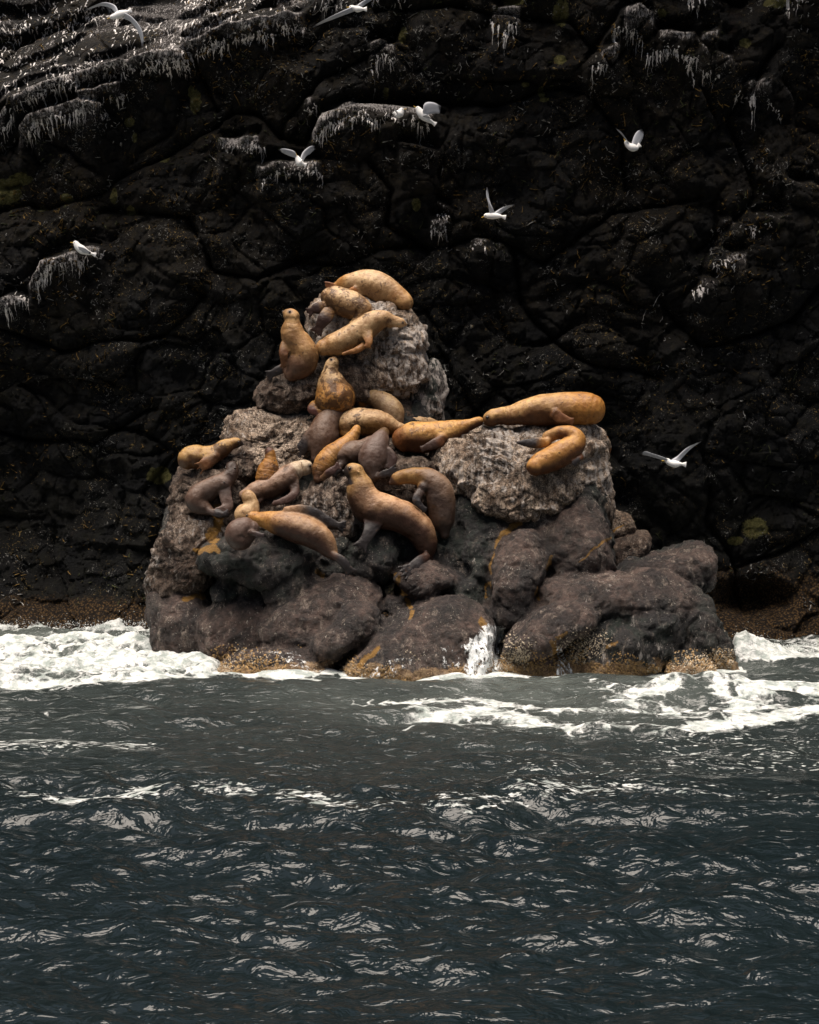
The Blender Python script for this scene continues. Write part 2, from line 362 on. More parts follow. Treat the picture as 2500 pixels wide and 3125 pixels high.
LICHEN = [(20, 590, 85, 60), (70, 555, 60, 30), (612, 335, 26, 55), (596, 300, 16, 30), (405, 385, 26, 22), (420, 430, 12, 28), (512, 500, 26, 16), (215, 612, 30, 18), (130, 640, 20, 20), (355, 605, 18, 40), (405, 650, 22, 22), (1690, 235, 28, 22),
          (1638, 320, 16, 32), (1645, 345, 22, 12), (1590, 300, 20, 12), (1690, 100, 36, 60), (1232, 140, 16, 26), (2230, 185, 26, 22), (1180, 320, 16, 22), (1230, 150, 20, 40), (1985, 100, 22, 20), (1270, 650, 20, 30), (490, 1450, 60, 40), (580, 1560, 26, 30), (2300, 1610, 60, 50), (2240, 1650, 40, 22), (1560, 60, 50, 30), (2320, 70, 60, 30)]
CRACKS = [[(0, 640), (60, 630), (326, 600), (440, 520), (601, 442), (725, 377), (797, 377), (884, 435), (960, 450), (1000, 380), (1100, 345), (1330, 365)], [(884, 435), (900, 380), (1000, 260), (1140, 190), (1210, 130)],
          [(620, 200), (650, 280), (680, 360)], [(1150, 70), (1260, 80), (1400, 65), (1700, 110), (1800, 250), (1900, 140)], [(1240, 330), (1500, 340), (1700, 280), (1850, 420), (1880, 600)],
          [(340, 640), (480, 640), (600, 660), (660, 830), (800, 860), (990, 760)], [(920, 810), (1100, 780), (1500, 760), (1640, 830), (1830, 700), (2100, 640)], [(1900, 60), (2200, 90), (2280, 0)],
          [(2260, 1860), (2230, 1760), (2130, 1600), (2150, 1480)], [(2230, 1760), (2400, 1650), (2500, 1600)], [(1980, 900), (2150, 1050), (2400, 1000), (2500, 860)], [(0, 1000), (200, 1080), (500, 1040), (620, 900)], [(100, 500), (60, 420), (0, 470)],
          [(1560, 800), (1600, 950), (1700, 1060), (2000, 1150)], [(1130, 520), (1200, 600), (1180, 700), (1300, 780)], [(0, 1300), (300, 1350), (480, 1250)], [(2330, 200), (2200, 420), (2280, 620), (2100, 800)]]
def cliff():
    xs = np.unique(np.concatenate([np.linspace(-60, -19, 30), np.arange(-19, -11, 0.11), np.arange(-11, 11, 0.036), np.arange(11, 19, 0.11), np.linspace(19, 60, 30)]))
    zs = np.unique(np.concatenate([np.linspace(-3, -0.4, 7), np.arange(-0.4, 15.3, 0.036), np.linspace(15.3, 27, 34)]))
    X, Z = np.meshgrid(xs, zs); nr, nc = X.shape
    Y = 8.6 - 0.16 * X * (X > 0) * np.clip((12 - X) / 6, 0, 1) - 0.05 * X
    Y = Y + 0.0 * Z
    P = np.stack([X, 0 * X, Z], -1)
    px, py = proj(np.stack([X, Y, Z], -1))
    wv = np.stack([fbm(P * 0.45, 3, 5), 0 * X, fbm(P * 0.45, 3, 9)], -1)
    # large rounded masses, then smaller pillows, each pushing out of the wall
    Q = (P + 1.5 * wv) * np.array([0.30, 0, 0.36]); Q = Q[..., [0, 2, 1]]
    f1, f2, cid = cells(Q, 3)
    bulge = np.sqrt(np.clip(1 - (f1 / 0.95) ** 2, 0, 1)) * 0.20 * sstep(0.0, 0.16, f2 - f1) + cid * 0.42
    Q = (P + 0.7 * wv) * np.array([0.85, 0, 1.0]); Q = Q[..., [0, 2, 1]] + 7
    g1, g2, cid2 = cells(Q, 8)
    big2 = np.sqrt(np.clip(1 - (g1 / 0.9) ** 2, 0, 1)) * sstep(0, 0.14, g2 - g1) * 0.12 + cid2 * 0.16
    msk = sstep(-0.25, 0.25, fbm(P * 0.22, 2, 31))
    D = bulge * (0.65 + 0.35 * msk) + big2 * (1.0 - 0.75 * msk)
    D += 0.34 * fbm(P * 0.9, 4, 14) + 0.17 * fbm(P * 2.7 + 0.5 * wv, 5, 22, gain=0.58)
    Q = (P + 0.25 * wv + 0.1 * vnoise(P * 2.0, 4)[..., None]) * np.array([2.1, 0, 2.6]); Q = Q[..., [0, 2, 1]] + 3
    h1_, h2_, cid3 = cells(Q, 12); D += 0.085 * cid3 * sstep(0, 0.10, h2_ - h1_) - 0.03 * (1 - sstep(0, 0.07, h2_ - h1_))
    # grooves between the masses
    for c in CRACKS:
        d, _ = polydist(px + 26 * wv[..., 0] * 2, py + 26 * wv[..., 2] * 2, c)
        D -= 0.30 * np.exp(-(d / 7.0) ** 2) + 0.14 * np.exp(-(d / 30.0) ** 2)
    # ledges with droppings stand proud and fall away above their edge
    gu = np.zeros_like(X); wob = 9 * fbm(P * 2.2, 3, 41)
    for line, drop, stg, above in GUANO:
        ln = np.array(line, float); lx = ln[:, 0]; order = np.argsort(lx)
        ly = np.interp(px, lx[order], ln[order, 1]); e = py + wob - ly      # > 0 below the edge
        inx = sstep(lx.min() - 10, lx.min() + 10, px) * sstep(lx.max() + 10, lx.max() - 10, px)
        g = inx * stg * np.where(e > 0, np.clip(1 - e / (drop * (1.1 + 0.7 * vnoise(P * np.array([3.5, 0, 0.3]), 88))), 0, 1) ** 0.8, np.clip(1 + e / max(above, 1), 0, 1))
        gu = np.maximum(gu, g)
        wid = min(1.0, (lx.max() - lx.min()) / 120.0)
        D += inx * (0.16 + 0.25 * wid) * np.where(e > 0, np.exp(-(e / (60 + 60 * wid)) ** 2), np.exp(-(e / 8.0) ** 2))
        D -= inx * 0.25 * np.exp(-((e + 26) / 12.0) ** 2)
    # the sloping shelf at the top left leans away from the viewer
    edge = np.interp(px, [-4000, 0, 65, 254, 507, 725, 935, 1050, 1400], [340, 340, 312, 239, 196, 123, 80, -40, -600])
    up = np.clip((edge - py) / 133.0, 0, 30)
    shelf_mask = sstep(0.0, 0.3, up)
    D = D * (1 - 0.45 * shelf_mask) - np.minimum(up * 1.5, 2.0 + up * 0.4)
    Z2 = Z + 0 * X
    # terraces on the shelf
    ter = np.abs(((up + 0.35 * fbm(P * 0.7, 3, 77)) * 1.25) % 1.0 - 0.5)
    D += shelf_mask * 0.5 * sstep(0.12, 0.3, ter) * 0.6
    # the wall overhangs towards the right; unseen overhang above added to cut skylight
    over = np.clip((Z - 2.0) / 12.0, 0, 1.7) * sstep(-9, 2, X + 0.35 * (14 - Z))
    D += over * 1.7
    D += np.clip((Z - 15.3) * 0.30, 0, 3.4) * sstep(-9, 0, X)
    # cave at the right foot and dark hollow at the left
    cx, cz = at(2270, 1820, 8)[0], at(2270, 1820, 8)[2]
    D -= 1.3 * np.exp(-(((X - cx) / 0.75) ** 2 + ((Z - cz) / 0.42) ** 2) ** 1.5)
    cx, cz = at(120, 1500, 9)[0], at(120, 1500, 9)[2]
    D -= 0.9 * np.exp(-(((X - cx) / 1.9) ** 2 + ((Z - cz) / 1.9) ** 2))
    D += 0.9 * np.exp(-((Z + 0.2) / 0.9) ** 2)
    Y = Y - D
    Y = np.where(Z > 26.5, Y + 1.0, Y)
    V = np.stack([X, Y, Z], -1).reshape(-1, 3)
    m = mesh_np('cliff', V, grid_quads(nr, nc))
    lich = np.zeros_like(X)
    for (a, b, rx, ry) in LICHEN:
        lich = np.maximum(lich, np.clip(1.25 - np.sqrt(((px - a) / rx) ** 2 + ((py - b) / ry) ** 2), 0, 0.75))
    sm = fbm(P * 1.1, 4, 61)
    gs = np.clip(sstep(-0.25, 0.35, sm) * shelf_mask * 0.66, 0, 1)
    gu = np.maximum(gu, gs * (X < 2))
    attr(m, 'guano', np.clip(gu, 0, 1.1)); attr(m, 'lichen', lich)
    sh = np.clip(1.0 - (Z - 0.3) / (0.9 + 1.3 * sstep(2, 6, X)), 0, 1)
    attr(m, 'shore', sh)
    global CLIFF
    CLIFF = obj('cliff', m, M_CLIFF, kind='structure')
    return xs, zs, Y
CX, CZ, CY = cliff()
def cliff_at(x, z):
    i = np.clip(np.searchsorted(CZ, z) - 1, 0, len(CZ) - 2); j = np.clip(np.searchsorted(CX, x) - 1, 0, len(CX) - 2)
    fz = np.clip((z - CZ[i]) / (CZ[i + 1] - CZ[i]), 0, 1); fx = np.clip((x - CX[j]) / (CX[j + 1] - CX[j]), 0, 1)
    return CY[i, j] * (1 - fz) * (1 - fx) + CY[i, j + 1] * (1 - fz) * fx + CY[i + 1, j] * fz * (1 - fx) + CY[i + 1, j + 1] * fz * fx
def cliff_px(px, py):
    """x, z on the cliff face under each pixel"""
    y = np.full(np.shape(px), 6.0)
    for _ in range(14):
        p = at(px, py, y); y = 0.6 * y + 0.4 * cliff_at(p[..., 0], p[..., 2])
    return at(px, py, y)
def ribbons(name, mat, X0, Z0, DX, DZ, W, nseg=6, lift=0.012, wig=0.012, seed=1):
    """thin crusts lying on the cliff: each starts at (x0, z0) and runs by (dx, dz), tapering"""
    rg = np.random.default_rng(seed); n = len(X0); t = np.linspace(0, 1, nseg + 1)[None]
    w = W[:, None] * (1 - t) ** 0.6 * (0.7 + 0.6 * rg.random((n, nseg + 1))); w[:, -1] = 0.002
    cx = X0[:, None] + DX[:, None] * t + wig * (rg.random((n, nseg + 1)) - 0.5) * 2; cz = Z0[:, None] + DZ[:, None] * t
    ln = np.hypot(DX, DZ)[:, None] + 1e-6; nx, nz = -DZ[:, None] / ln, DX[:, None] / ln
    P = []
    for s_ in (-0.5, 0, 0.5):
        x, z = cx + nx * w * s_, cz + nz * w * s_; P.append(np.stack([x, cliff_at(x, z) - lift * (1.6 if s_ == 0 else 0.2), z], -1))
    V = np.stack(P, 2).reshape(-1, 3); base = (np.arange(n) * (nseg + 1) * 3)[:, None, None]
    q = np.array([[[k * 3 + a, k * 3 + a + 1, k * 3 + a + 4, k * 3 + a + 3] for a in (0, 1)] for k in range(nseg)]).reshape(1, -1, 4)
    Q = (base + q).reshape(-1, 4)
    m = mesh_np(name, V, Q); return obj(name, m, mat, CLIFF, kind='stuff')
rg = np.random.default_rng(77); a = [[] for _ in range(5)]
for line, drop, stg, above in GUANO:
    if stg < 0.55: continue
    ln = np.array(line, float); L = np.hypot(*np.diff(ln, axis=0).T).sum(); n = int(L / 3.0 * stg * (1.0 if above < 30 else 0.8))
    cum = np.concatenate([[0], np.cumsum(np.hypot(*np.diff(ln, axis=0).T))]); u = rg.random(n) * L
    x = np.interp(u, cum, ln[:, 0]); y = np.interp(u, cum, ln[:, 1]) + rg.normal(0, 7, n) + 12 * vnoise(np.stack([x * 0.05, x * 0, x * 0], -1), 9)
    clump = 0.5 + 0.5 * vnoise(np.stack([x * 0.03, y * 0, x * 0], -1), 3); P = cliff_px(x, y); l = drop * (0.25 + 0.95 * clump * rg.random(n) ** 0.7) * 0.0073
    for k, v in enumerate((P[:, 0], P[:, 2], rg.normal(0, 0.025, n), -l * rg.choice([1, 1, .35, .35, .2], n), rg.uniform(0.008, 0.040, n))): a[k].append(v)
# short smears and spatters over the leaning shelf at the top left and here and there on the wall
n = 5200; x = rg.uniform(-20, 1300, n); y = rg.uniform(-10, 460, n); edge = np.interp(x, [0, 65, 254, 507, 725, 935, 1300], [340, 312, 239, 196, 123, 80, -20])
keep = (y < edge + 8) & (vnoise(np.stack([x * 0.010, y * 0.022, x * 0], -1), 5) + 0.5 * vnoise(np.stack([x * 0.04, y * 0.09, x * 0], -1), 6) > rg.uniform(-0.5, 0.35, n)); x, y = x[keep], y[keep]; P = cliff_px(x, y); n = len(x)
for k, v in enumerate((P[:, 0], P[:, 2], rg.normal(0, 0.05, n), -rg.uniform(0.03, 0.16, n), rg.uniform(0.010, 0.035, n))): a[k].append(v)
GU = [np.concatenate(v) for v in a]
M_GUANO = plain('dried_droppings', (0.78, 0.74, 0.71), 0.9, 0.15, 14, 0.45)
ribbons('dropping_streaks', M_GUANO, *GU)
def flecks(name, col, n, seed, thr):
    rg = np.random.default_rng(seed); x = rg.uniform(-20, 2520, n); y = rg.uniform(-20, 1850, n)
    f = vnoise(np.stack([x * 0.0065, y * 0.008, x * 0], -1), seed) + 0.6 * vnoise(np.stack([x * 0.03, y * 0.03, x * 0], -1), seed + 1); k = f > thr + 0.25 * (y > 1150) + rg.uniform(-.15, .15, n)
    x, y = x[k], y[k]; n = len(x); P = cliff_px(x, y); an = rg.uniform(0, 2 * np.pi, n); l = rg.exponential(0.045, n) + 0.02
    ribbons(name, plain(name + '_tint', col, 0.85, 0.2, 20, 0.5), P[:, 0], P[:, 2], np.cos(an) * l, np.sin(an) * l, rg.uniform(0.008, 0.022, n), 4, 0.03, 0.016, seed)
flecks('pale_flecks', (0.42, 0.41, 0.39), 9000, 31, 0.46)
flecks('dead_grass_flecks', (0.30, 0.19, 0.06), 8000, 41, 0.46)
flecks('green_flecks', (0.10, 0.11, 0.05), 7000, 51, 0.44)
def cliff_y(x, z):
    return CY[np.clip(np.searchsorted(CZ, z), 0, len(CZ) - 1), np.clip(np.searchsorted(CX, x), 0, len(CX) - 1)]

#@@ROCK
# ------------------------------------------------------------------ the rock with its lobes (one boulder each)
# outline in the photograph, distance Y, front thickness, lean of the face (top further back), material, guano, guard
LOBES = [
 ([(945,945),(960,905),(1010,895),(1100,905),(1240,930),(1288,975),(1308,1050),(1316,1120),(1275,1180),(1215,1222),(1130,1212),(1075,1180),(1000,1110),(958,1020)],3.2,0.75,.25,'p',.75),
 ([(1215,1215),(1270,1150),(1318,1080),(1345,1120),(1356,1200),(1352,1290),(1260,1310),(1195,1270)],3.5,0.6,.1,'d',.5),
 ([(980,1085),(1050,1050),(1120,1080),(1140,1160),(1150,1240),(1080,1240),(1010,1190)],3.0,0.7,.2,'g',.2),
 ([(1060,1190),(1170,1195),(1250,1230),(1290,1290),(1260,1350),(1100,1340),(1040,1280)],3.0,0.6,.2,'g',.2),
 ([(775,1195),(800,1150),(860,1125),(930,1105),(1000,1095),(1030,1160),(1000,1235),(940,1265),(845,1270),(790,1248)],2.9,0.7,.2,'g',.12),
 ([(690,1320),(715,1265),(770,1232),(860,1250),(965,1262),(1000,1330),(960,1410),(900,1455),(820,1465),(740,1445),(700,1400)],2.3,0.65,.55,'p',.35),
 ([(640,1420),(690,1330),(740,1300),(800,1330),(800,1440),(740,1480),(670,1470)],2.0,0.5,.5,'g',.3),
 ([(519,1450),(545,1428),(620,1420),(720,1425),(775,1465),(775,1570),(700,1615),(580,1625),(528,1610),(515,1530)],1.75,0.8,.25,'g',.15),
 ([(480,1650),(505,1610),(570,1575),(700,1565),(760,1600),(740,1680),(660,1720),(640,1790),(580,1835),(480,1840),(455,1790),(465,1700)],1.3,0.8,.2,'g',.45),
 ([(456,1810),(530,1780),(610,1790),(650,1850),(665,1950),(600,2030),(480,2040),(462,1980),(458,1880)],1.0,0.8,.2,'b',.15),
 ([(690,1520),(740,1470),(850,1480),(950,1500),(985,1570),(960,1640),(840,1660),(720,1640),(680,1590)],1.5,0.7,.4,'g',.2),
 ([(915,1500),(960,1450),(1040,1430),(1100,1460),(1110,1560),(1090,1650),(1010,1680),(940,1650),(910,1570)],1.3,0.7,.35,'g',.35),
 ([(1120,1400),(1200,1375),(1300,1380),(1360,1410),(1370,1500),(1330,1590),(1230,1620),(1140,1600),(1110,1500)],1.6,0.7,.3,'g',.15),
 ([(900,1300),(1000,1280),(1150,1290),(1280,1330),(1340,1380),(1300,1440),(1150,1460),(1000,1480),(920,1430),(890,1360)],2.3,0.6,.5,'g',.1),
 ([(1310,1420),(1325,1360),(1370,1320),(1440,1302),(1560,1292),(1700,1290),(1800,1300),(1835,1350),(1850,1430),(1825,1495),(1760,1530),(1690,1575),(1610,1600),(1520,1580),(1455,1570),(1400,1520),(1345,1480)],1.7,1.15,.55,'p',.48),
 ([(1760,1310),(1800,1290),(1845,1315),(1858,1355),(1866,1400),(1840,1425),(1790,1410)],2.1,0.6,.2,'p',.2),
 ([(1750,1470),(1800,1435),(1862,1430),(1868,1480),(1866,1540),(1855,1600),(1800,1600),(1750,1540)],1.9,0.7,.1,'p',.5),
 ([(1395,1480),(1440,1470),(1480,1560),(1450,1640),(1390,1640),(1365,1560)],1.3,0.5,.2,'d',.0),
 ([(1600,1640),(1690,1560),(1785,1506),(1835,1545),(1855,1620),(1862,1750),(1790,1765),(1700,1760),(1660,1720)],1.0,0.85,.35,'b',.12),
 ([(1500,1710),(1530,1650),(1600,1605),(1655,1640),(1678,1710),(1660,1760),(1622,1790),(1625,1850),(1560,1870),(1495,1845),(1490,1780)],0.35,0.8,.3,'b',.12),
 ([(1853,1640),(1855,1572),(1880,1555),(1928,1588),(1942,1618),(1900,1655)],2.0,0.5,.1,'p',.0),
 ([(1856,1720),(1862,1660),(1915,1622),(1975,1618),(1992,1650),(1965,1715),(1900,1765)],1.7,0.6,.2,'g',.2),
 ([(1865,1755),(1905,1712),(2000,1693),(2080,1672),(2130,1658),(2170,1675),(2190,1722),(2180,1800),(2080,1810),(1920,1790)],1.1,0.8,.25,'b',.1),
 ([(1395,1655),(1425,1600),(1470,1570),(1540,1572),(1580,1595),(1540,1650),(1510,1720),(1495,1800),(1430,1815),(1395,1750)],0.9,0.7,.2,'d',.2),
 ([(1305,1650),(1350,1612),(1400,1630),(1415,1700),(1400,1750),(1340,1745),(1305,1710)],0.9,0.5,.2,'d',.12),
 ([(1055,1680),(1090,1630),(1150,1600),(1220,1600),(1225,1690),(1222,1760),(1150,1778),(1080,1755)],0.8,0.65,.2,'d',.1),
 ([(1200,1600),(1270,1580),(1330,1620),(1330,1700),(1280,1740),(1210,1720)],1.1,0.5,.2,'d',.0),
 ([(1200,1770),(1235,1722),(1310,1700),(1378,1722),(1382,1780),(1310,1830),(1235,1820)],0.3,0.55,.25,'b',.1),
 ([(1370,1740),(1440,1750),(1500,1800),(1500,1850),(1420,1860),(1360,1810)],0.5,0.5,.2,'d',.05),
 ([(608,1712),(625,1672),(680,1645),(790,1622),(890,1628),(945,1665),(975,1715),(965,1755),(900,1790),(820,1790),(720,1770),(640,1755)],0.6,0.85,.15,'d',.0),
 ([(965,1650),(1010,1620),(1070,1640),(1075,1720),(1040,1770),(975,1760)],0.8,0.5,.2,'d',.0),
 ([(640,1800),(665,1768),(715,1772),(730,1815),(700,1845),(650,1840)],0.6,0.4,.1,'d',.0),
 ([(700,1790),(745,1765),(790,1785),(800,1830),(740,1845)],0.7,0.35,.1,'d',.0),
 ([(805,1800),(860,1770),(940,1745),(975,1760),(945,1805),(870,1848),(815,1835)],0.3,0.5,.15,'d',.0),
 ([(590,1880),(680,1825),(800,1815),(880,1860),(870,1950),(800,2010),(680,2020),(610,1980)],0.6,0.75,.3,'b',.1),
 ([(770,1930),(820,1850),(900,1795),(1000,1768),(1105,1765),(1155,1790),(1168,1850),(1120,1930),(1040,1990),(950,2010),(830,1990)],0.2,0.85,.35,'b',.1),
 ([(935,2010),(950,1950),(1010,1900),(1060,1850),(1130,1838),(1172,1875),(1165,1930),(1090,1975),(1010,2020)],-0.6,0.65,.2,'b',.12),
 ([(640,2085),(690,2015),(780,1982),(900,1975),(970,1995),(1010,2040),(1000,2100),(700,2110)],-0.7,0.8,.6,'b',.1),
 ([(1165,1860),(1180,1815),(1235,1812),(1255,1865),(1210,1895)],0.2,0.35,.1,'b',.0),
 ([(1020,2080),(1060,2020),(1150,1930),(1230,1860),(1330,1830),(1440,1832),(1500,1880),(1510,1960),(1450,2050),(1400,2110),(1200,2120),(1040,2120)],-0.6,1.1,.5,'b',.12),
 ([(1480,1870),(1500,1820),(1570,1800),(1650,1830),(1665,1880),(1620,1905),(1520,1905)],0.1,0.55,.2,'b',.05),
 ([(1620,1820),(1650,1780),(1720,1756),(1900,1755),(2040,1745),(2115,1785),(2145,1840),(2110,1890),(1960,1880),(1820,1900),(1700,1880)],0.1,0.9,.4,'b',.2),
 ([(1535,1975),(1590,1910),(1680,1840),(1770,1835),(1825,1870),(1815,1920),(1750,1950),(1700,1985),(1620,2008),(1550,2005)],-0.8,0.8,.2,'b',.12),
 ([(1690,2010),(1740,1940),(1820,1885),(1930,1862),(2050,1825),(2085,1880),(2075,1980),(2000,2040),(1900,2075),(1770,2085)],-0.3,0.85,.15,'d',.35),
 ([(2040,1800),(2110,1785),(2165,1820),(2195,1890),(2205,1960),(2215,2060),(2120,2080),(2050,2040),(2040,1930)],0.15,0.8,.15,'d',.3),
 ([(2150,1990),(2185,1915),(2215,1925),(2235,1980),(2248,2060),(2190,2080),(2150,2060)],0.1,0.6,.1,'d',.15),
 ([(2020,2060),(2050,1995),(2100,1975),(2150,1990),(2185,2060),(2100,2090)],-0.7,0.5,.3,'d',.0),
 ([(1490,2100),(1530,2010),(1620,1990),(1700,1995),(1740,2050),(1760,2110),(1600,2120)],-0.7,0.6,.3,'b',.0),
 ([(1400,2010),(1450,1960),(1490,1940),(1500,2010),(1480,2080),(1420,2090)],-1.1,0.5,.3,'b',.0),
 # masses hidden behind, closing the gaps
 ([(1000,1250),(1300,1200),(1340,1400),(1350,1600),(1300,1750),(900,1750),(760,1600),(800,1300),(900,1180)],3.0,1.3,.3,'d',.0),
 ([(540,1480),(700,1400),(1000,1500),(1150,1700),(1100,1950),(700,2000),(490,2000),(480,1700)],2.2,1.0,.2,'d',.0),
 ([(1350,1450),(1500,1350),(1830,1350),(1850,1600),(1850,1800),(2150,1850),(2180,2050),(1600,2080),(1250,2050),(1200,1800)],1.6,1.2,.2,'d',.0),
]
ALGAE = [([(1535,1620),(1520,1660),(1500,1700),(1490,1740)], 9), ([(1585,1595),(1550,1605),(1535,1630)], 12), ([(1215,1760),(1210,1800),(1235,1815)], 13), ([(1245,1830),(1258,1860),(1250,1885)], 10), ([(1490,1770),(1486,1830)], 8),
         ([(605,1685),(650,1665),(665,1680)], 14), ([(650,1640),(660,1600),(670,1560)], 30), ([(1460,1885),(1478,1910),(1490,1935)], 16), ([(1690,1960),(1700,2000),(1760,2060)], 14), ([(1700,1945),(1730,1935)], 10),
         ([(1645,1800),(1640,1822)], 9), ([(965,1740),(985,1755)], 12), ([(1680,1690),(1672,1740)], 8), ([(1150,1980),(1080,2040),(1010,2075)], 20), ([(560,1830),(620,1815)], 10), ([(1770,1720),(1900,1600)], 5), ([(1850,1975),(1880,1955)],8), ([(610,1800),(615,1820)],8)]
ROCK = empty('rock_outcrop', (0, 1, 0), kind='structure', label='sea rock of rounded brown and pale lobes standing in the surf')
bvh_V, bvh_F = [], []; SHORE = []
def lobe_surface(pts, Y0, T, lean, kind, nu, nv, seed, smooth=False):
    W3 = at([p[0] for p in pts], [p[1] for p in pts], Y0); poly = W3[:, [0, 2]]
    c = poly.mean(0) * 0.5 + (poly.max(0) + poly.min(0)) * 0.25
    th = np.linspace(0, 2 * np.pi, nu, endpoint=False); dirs = np.stack([np.cos(th), np.sin(th)], -1)
    r = np.zeros(nu)
    for i in range(len(poly)):
        a = poly[i] - c; b = poly[(i + 1) % len(poly)] - c; e = b - a
        den = dirs[:, 0] * e[1] - dirs[:, 1] * e[0]
        tt = (a[0] * e[1] - a[1] * e[0]) / np.where(abs(den) < 1e-9, 1e-9, den)
        s = (a[0] * dirs[:, 1] - a[1] * dirs[:, 0]) / np.where(abs(den) < 1e-9, 1e-9, den)
        ok = (tt > 0) & (s >= -1e-6) & (s <= 1 + 1e-6); r = np.where(ok, np.maximum(r, tt), r)
    k = max(1, nu // 40)
    for _ in range(2): r = sum(np.roll(r, j) for j in range(-k, k + 1)) / (2 * k + 1)
    ph = np.linspace(0.0, np.pi, nv); sp, cp = np.sin(ph), np.cos(ph)
    sn = sp ** 0.80; cs = np.sign(cp) * np.abs(cp) ** 0.72
    R = sn[:, None] * r[None, :] * (1.02 if kind in 'bd' else 1.0)
    X = c[0] + R * dirs[None, :, 0]; Z = c[1] + R * dirs[None, :, 1]
    Tb = T * 1.3 + 0.3
    Y = Y0 - np.where(cs > 0, T, Tb)[:, None] * cs[:, None] + lean * (Z - c[1])
    P = np.stack([X, Y, Z], -1); rm = r.mean()
    if smooth: return P, c
    N = np.stack([(X - c[0]) / rm ** 2, (Y - Y0) / T ** 2, (Z - c[1]) / rm ** 2], -1)
    N /= np.linalg.norm(N, axis=-1, keepdims=True) + 1e-9
    sz = min(1.0, rm / 0.8)
    amp = {'p': 1.0, 'g': 1.0, 'b': 0.72, 'd': 1.0}[kind]
    wq = np.stack([fbm(P * 1.3, 2, 3), fbm(P * 1.3, 2, 4), fbm(P * 1.3, 2, 6)], -1)
    cr = {'p': 1.0, 'g': 1.0, 'b': 0.35, 'd': 0.8}[kind]
    d = 0.20 * sz * fbm(P * 1.15 + 0.6 * wq, 3, 50 + seed % 3)
    f1, f2, cid = cells((P + 0.35 * wq) * np.array([1.5, 1.5, 1.9]), 70)
    d += sz * cr * 0.17 * (cid - 0.5) * sstep(0.0, 0.22, f2 - f1)
    if nu > 60:
        f1, f2, cid = cells((P + 0.12 * wq) * np.array([4.2, 4.2, 5.0]), 75); d += cr * sz * (0.06 * (cid - 0.5) * sstep(0, 0.15, f2 - f1) - 0.035 * (1 - sstep(0, 0.10, f2 - f1)))
    d += 0.15 * sz * amp * fbm(P * 2.6 + wq, 5, 60, gain=0.6) + 0.034 * amp * fbm(P * 9.0, 3, 66)
    edge = sstep(0.0, 0.12, sp)[:, None]
    P = P + N * (d * (0.65 + 0.35 * edge))[..., None]
    return P, c
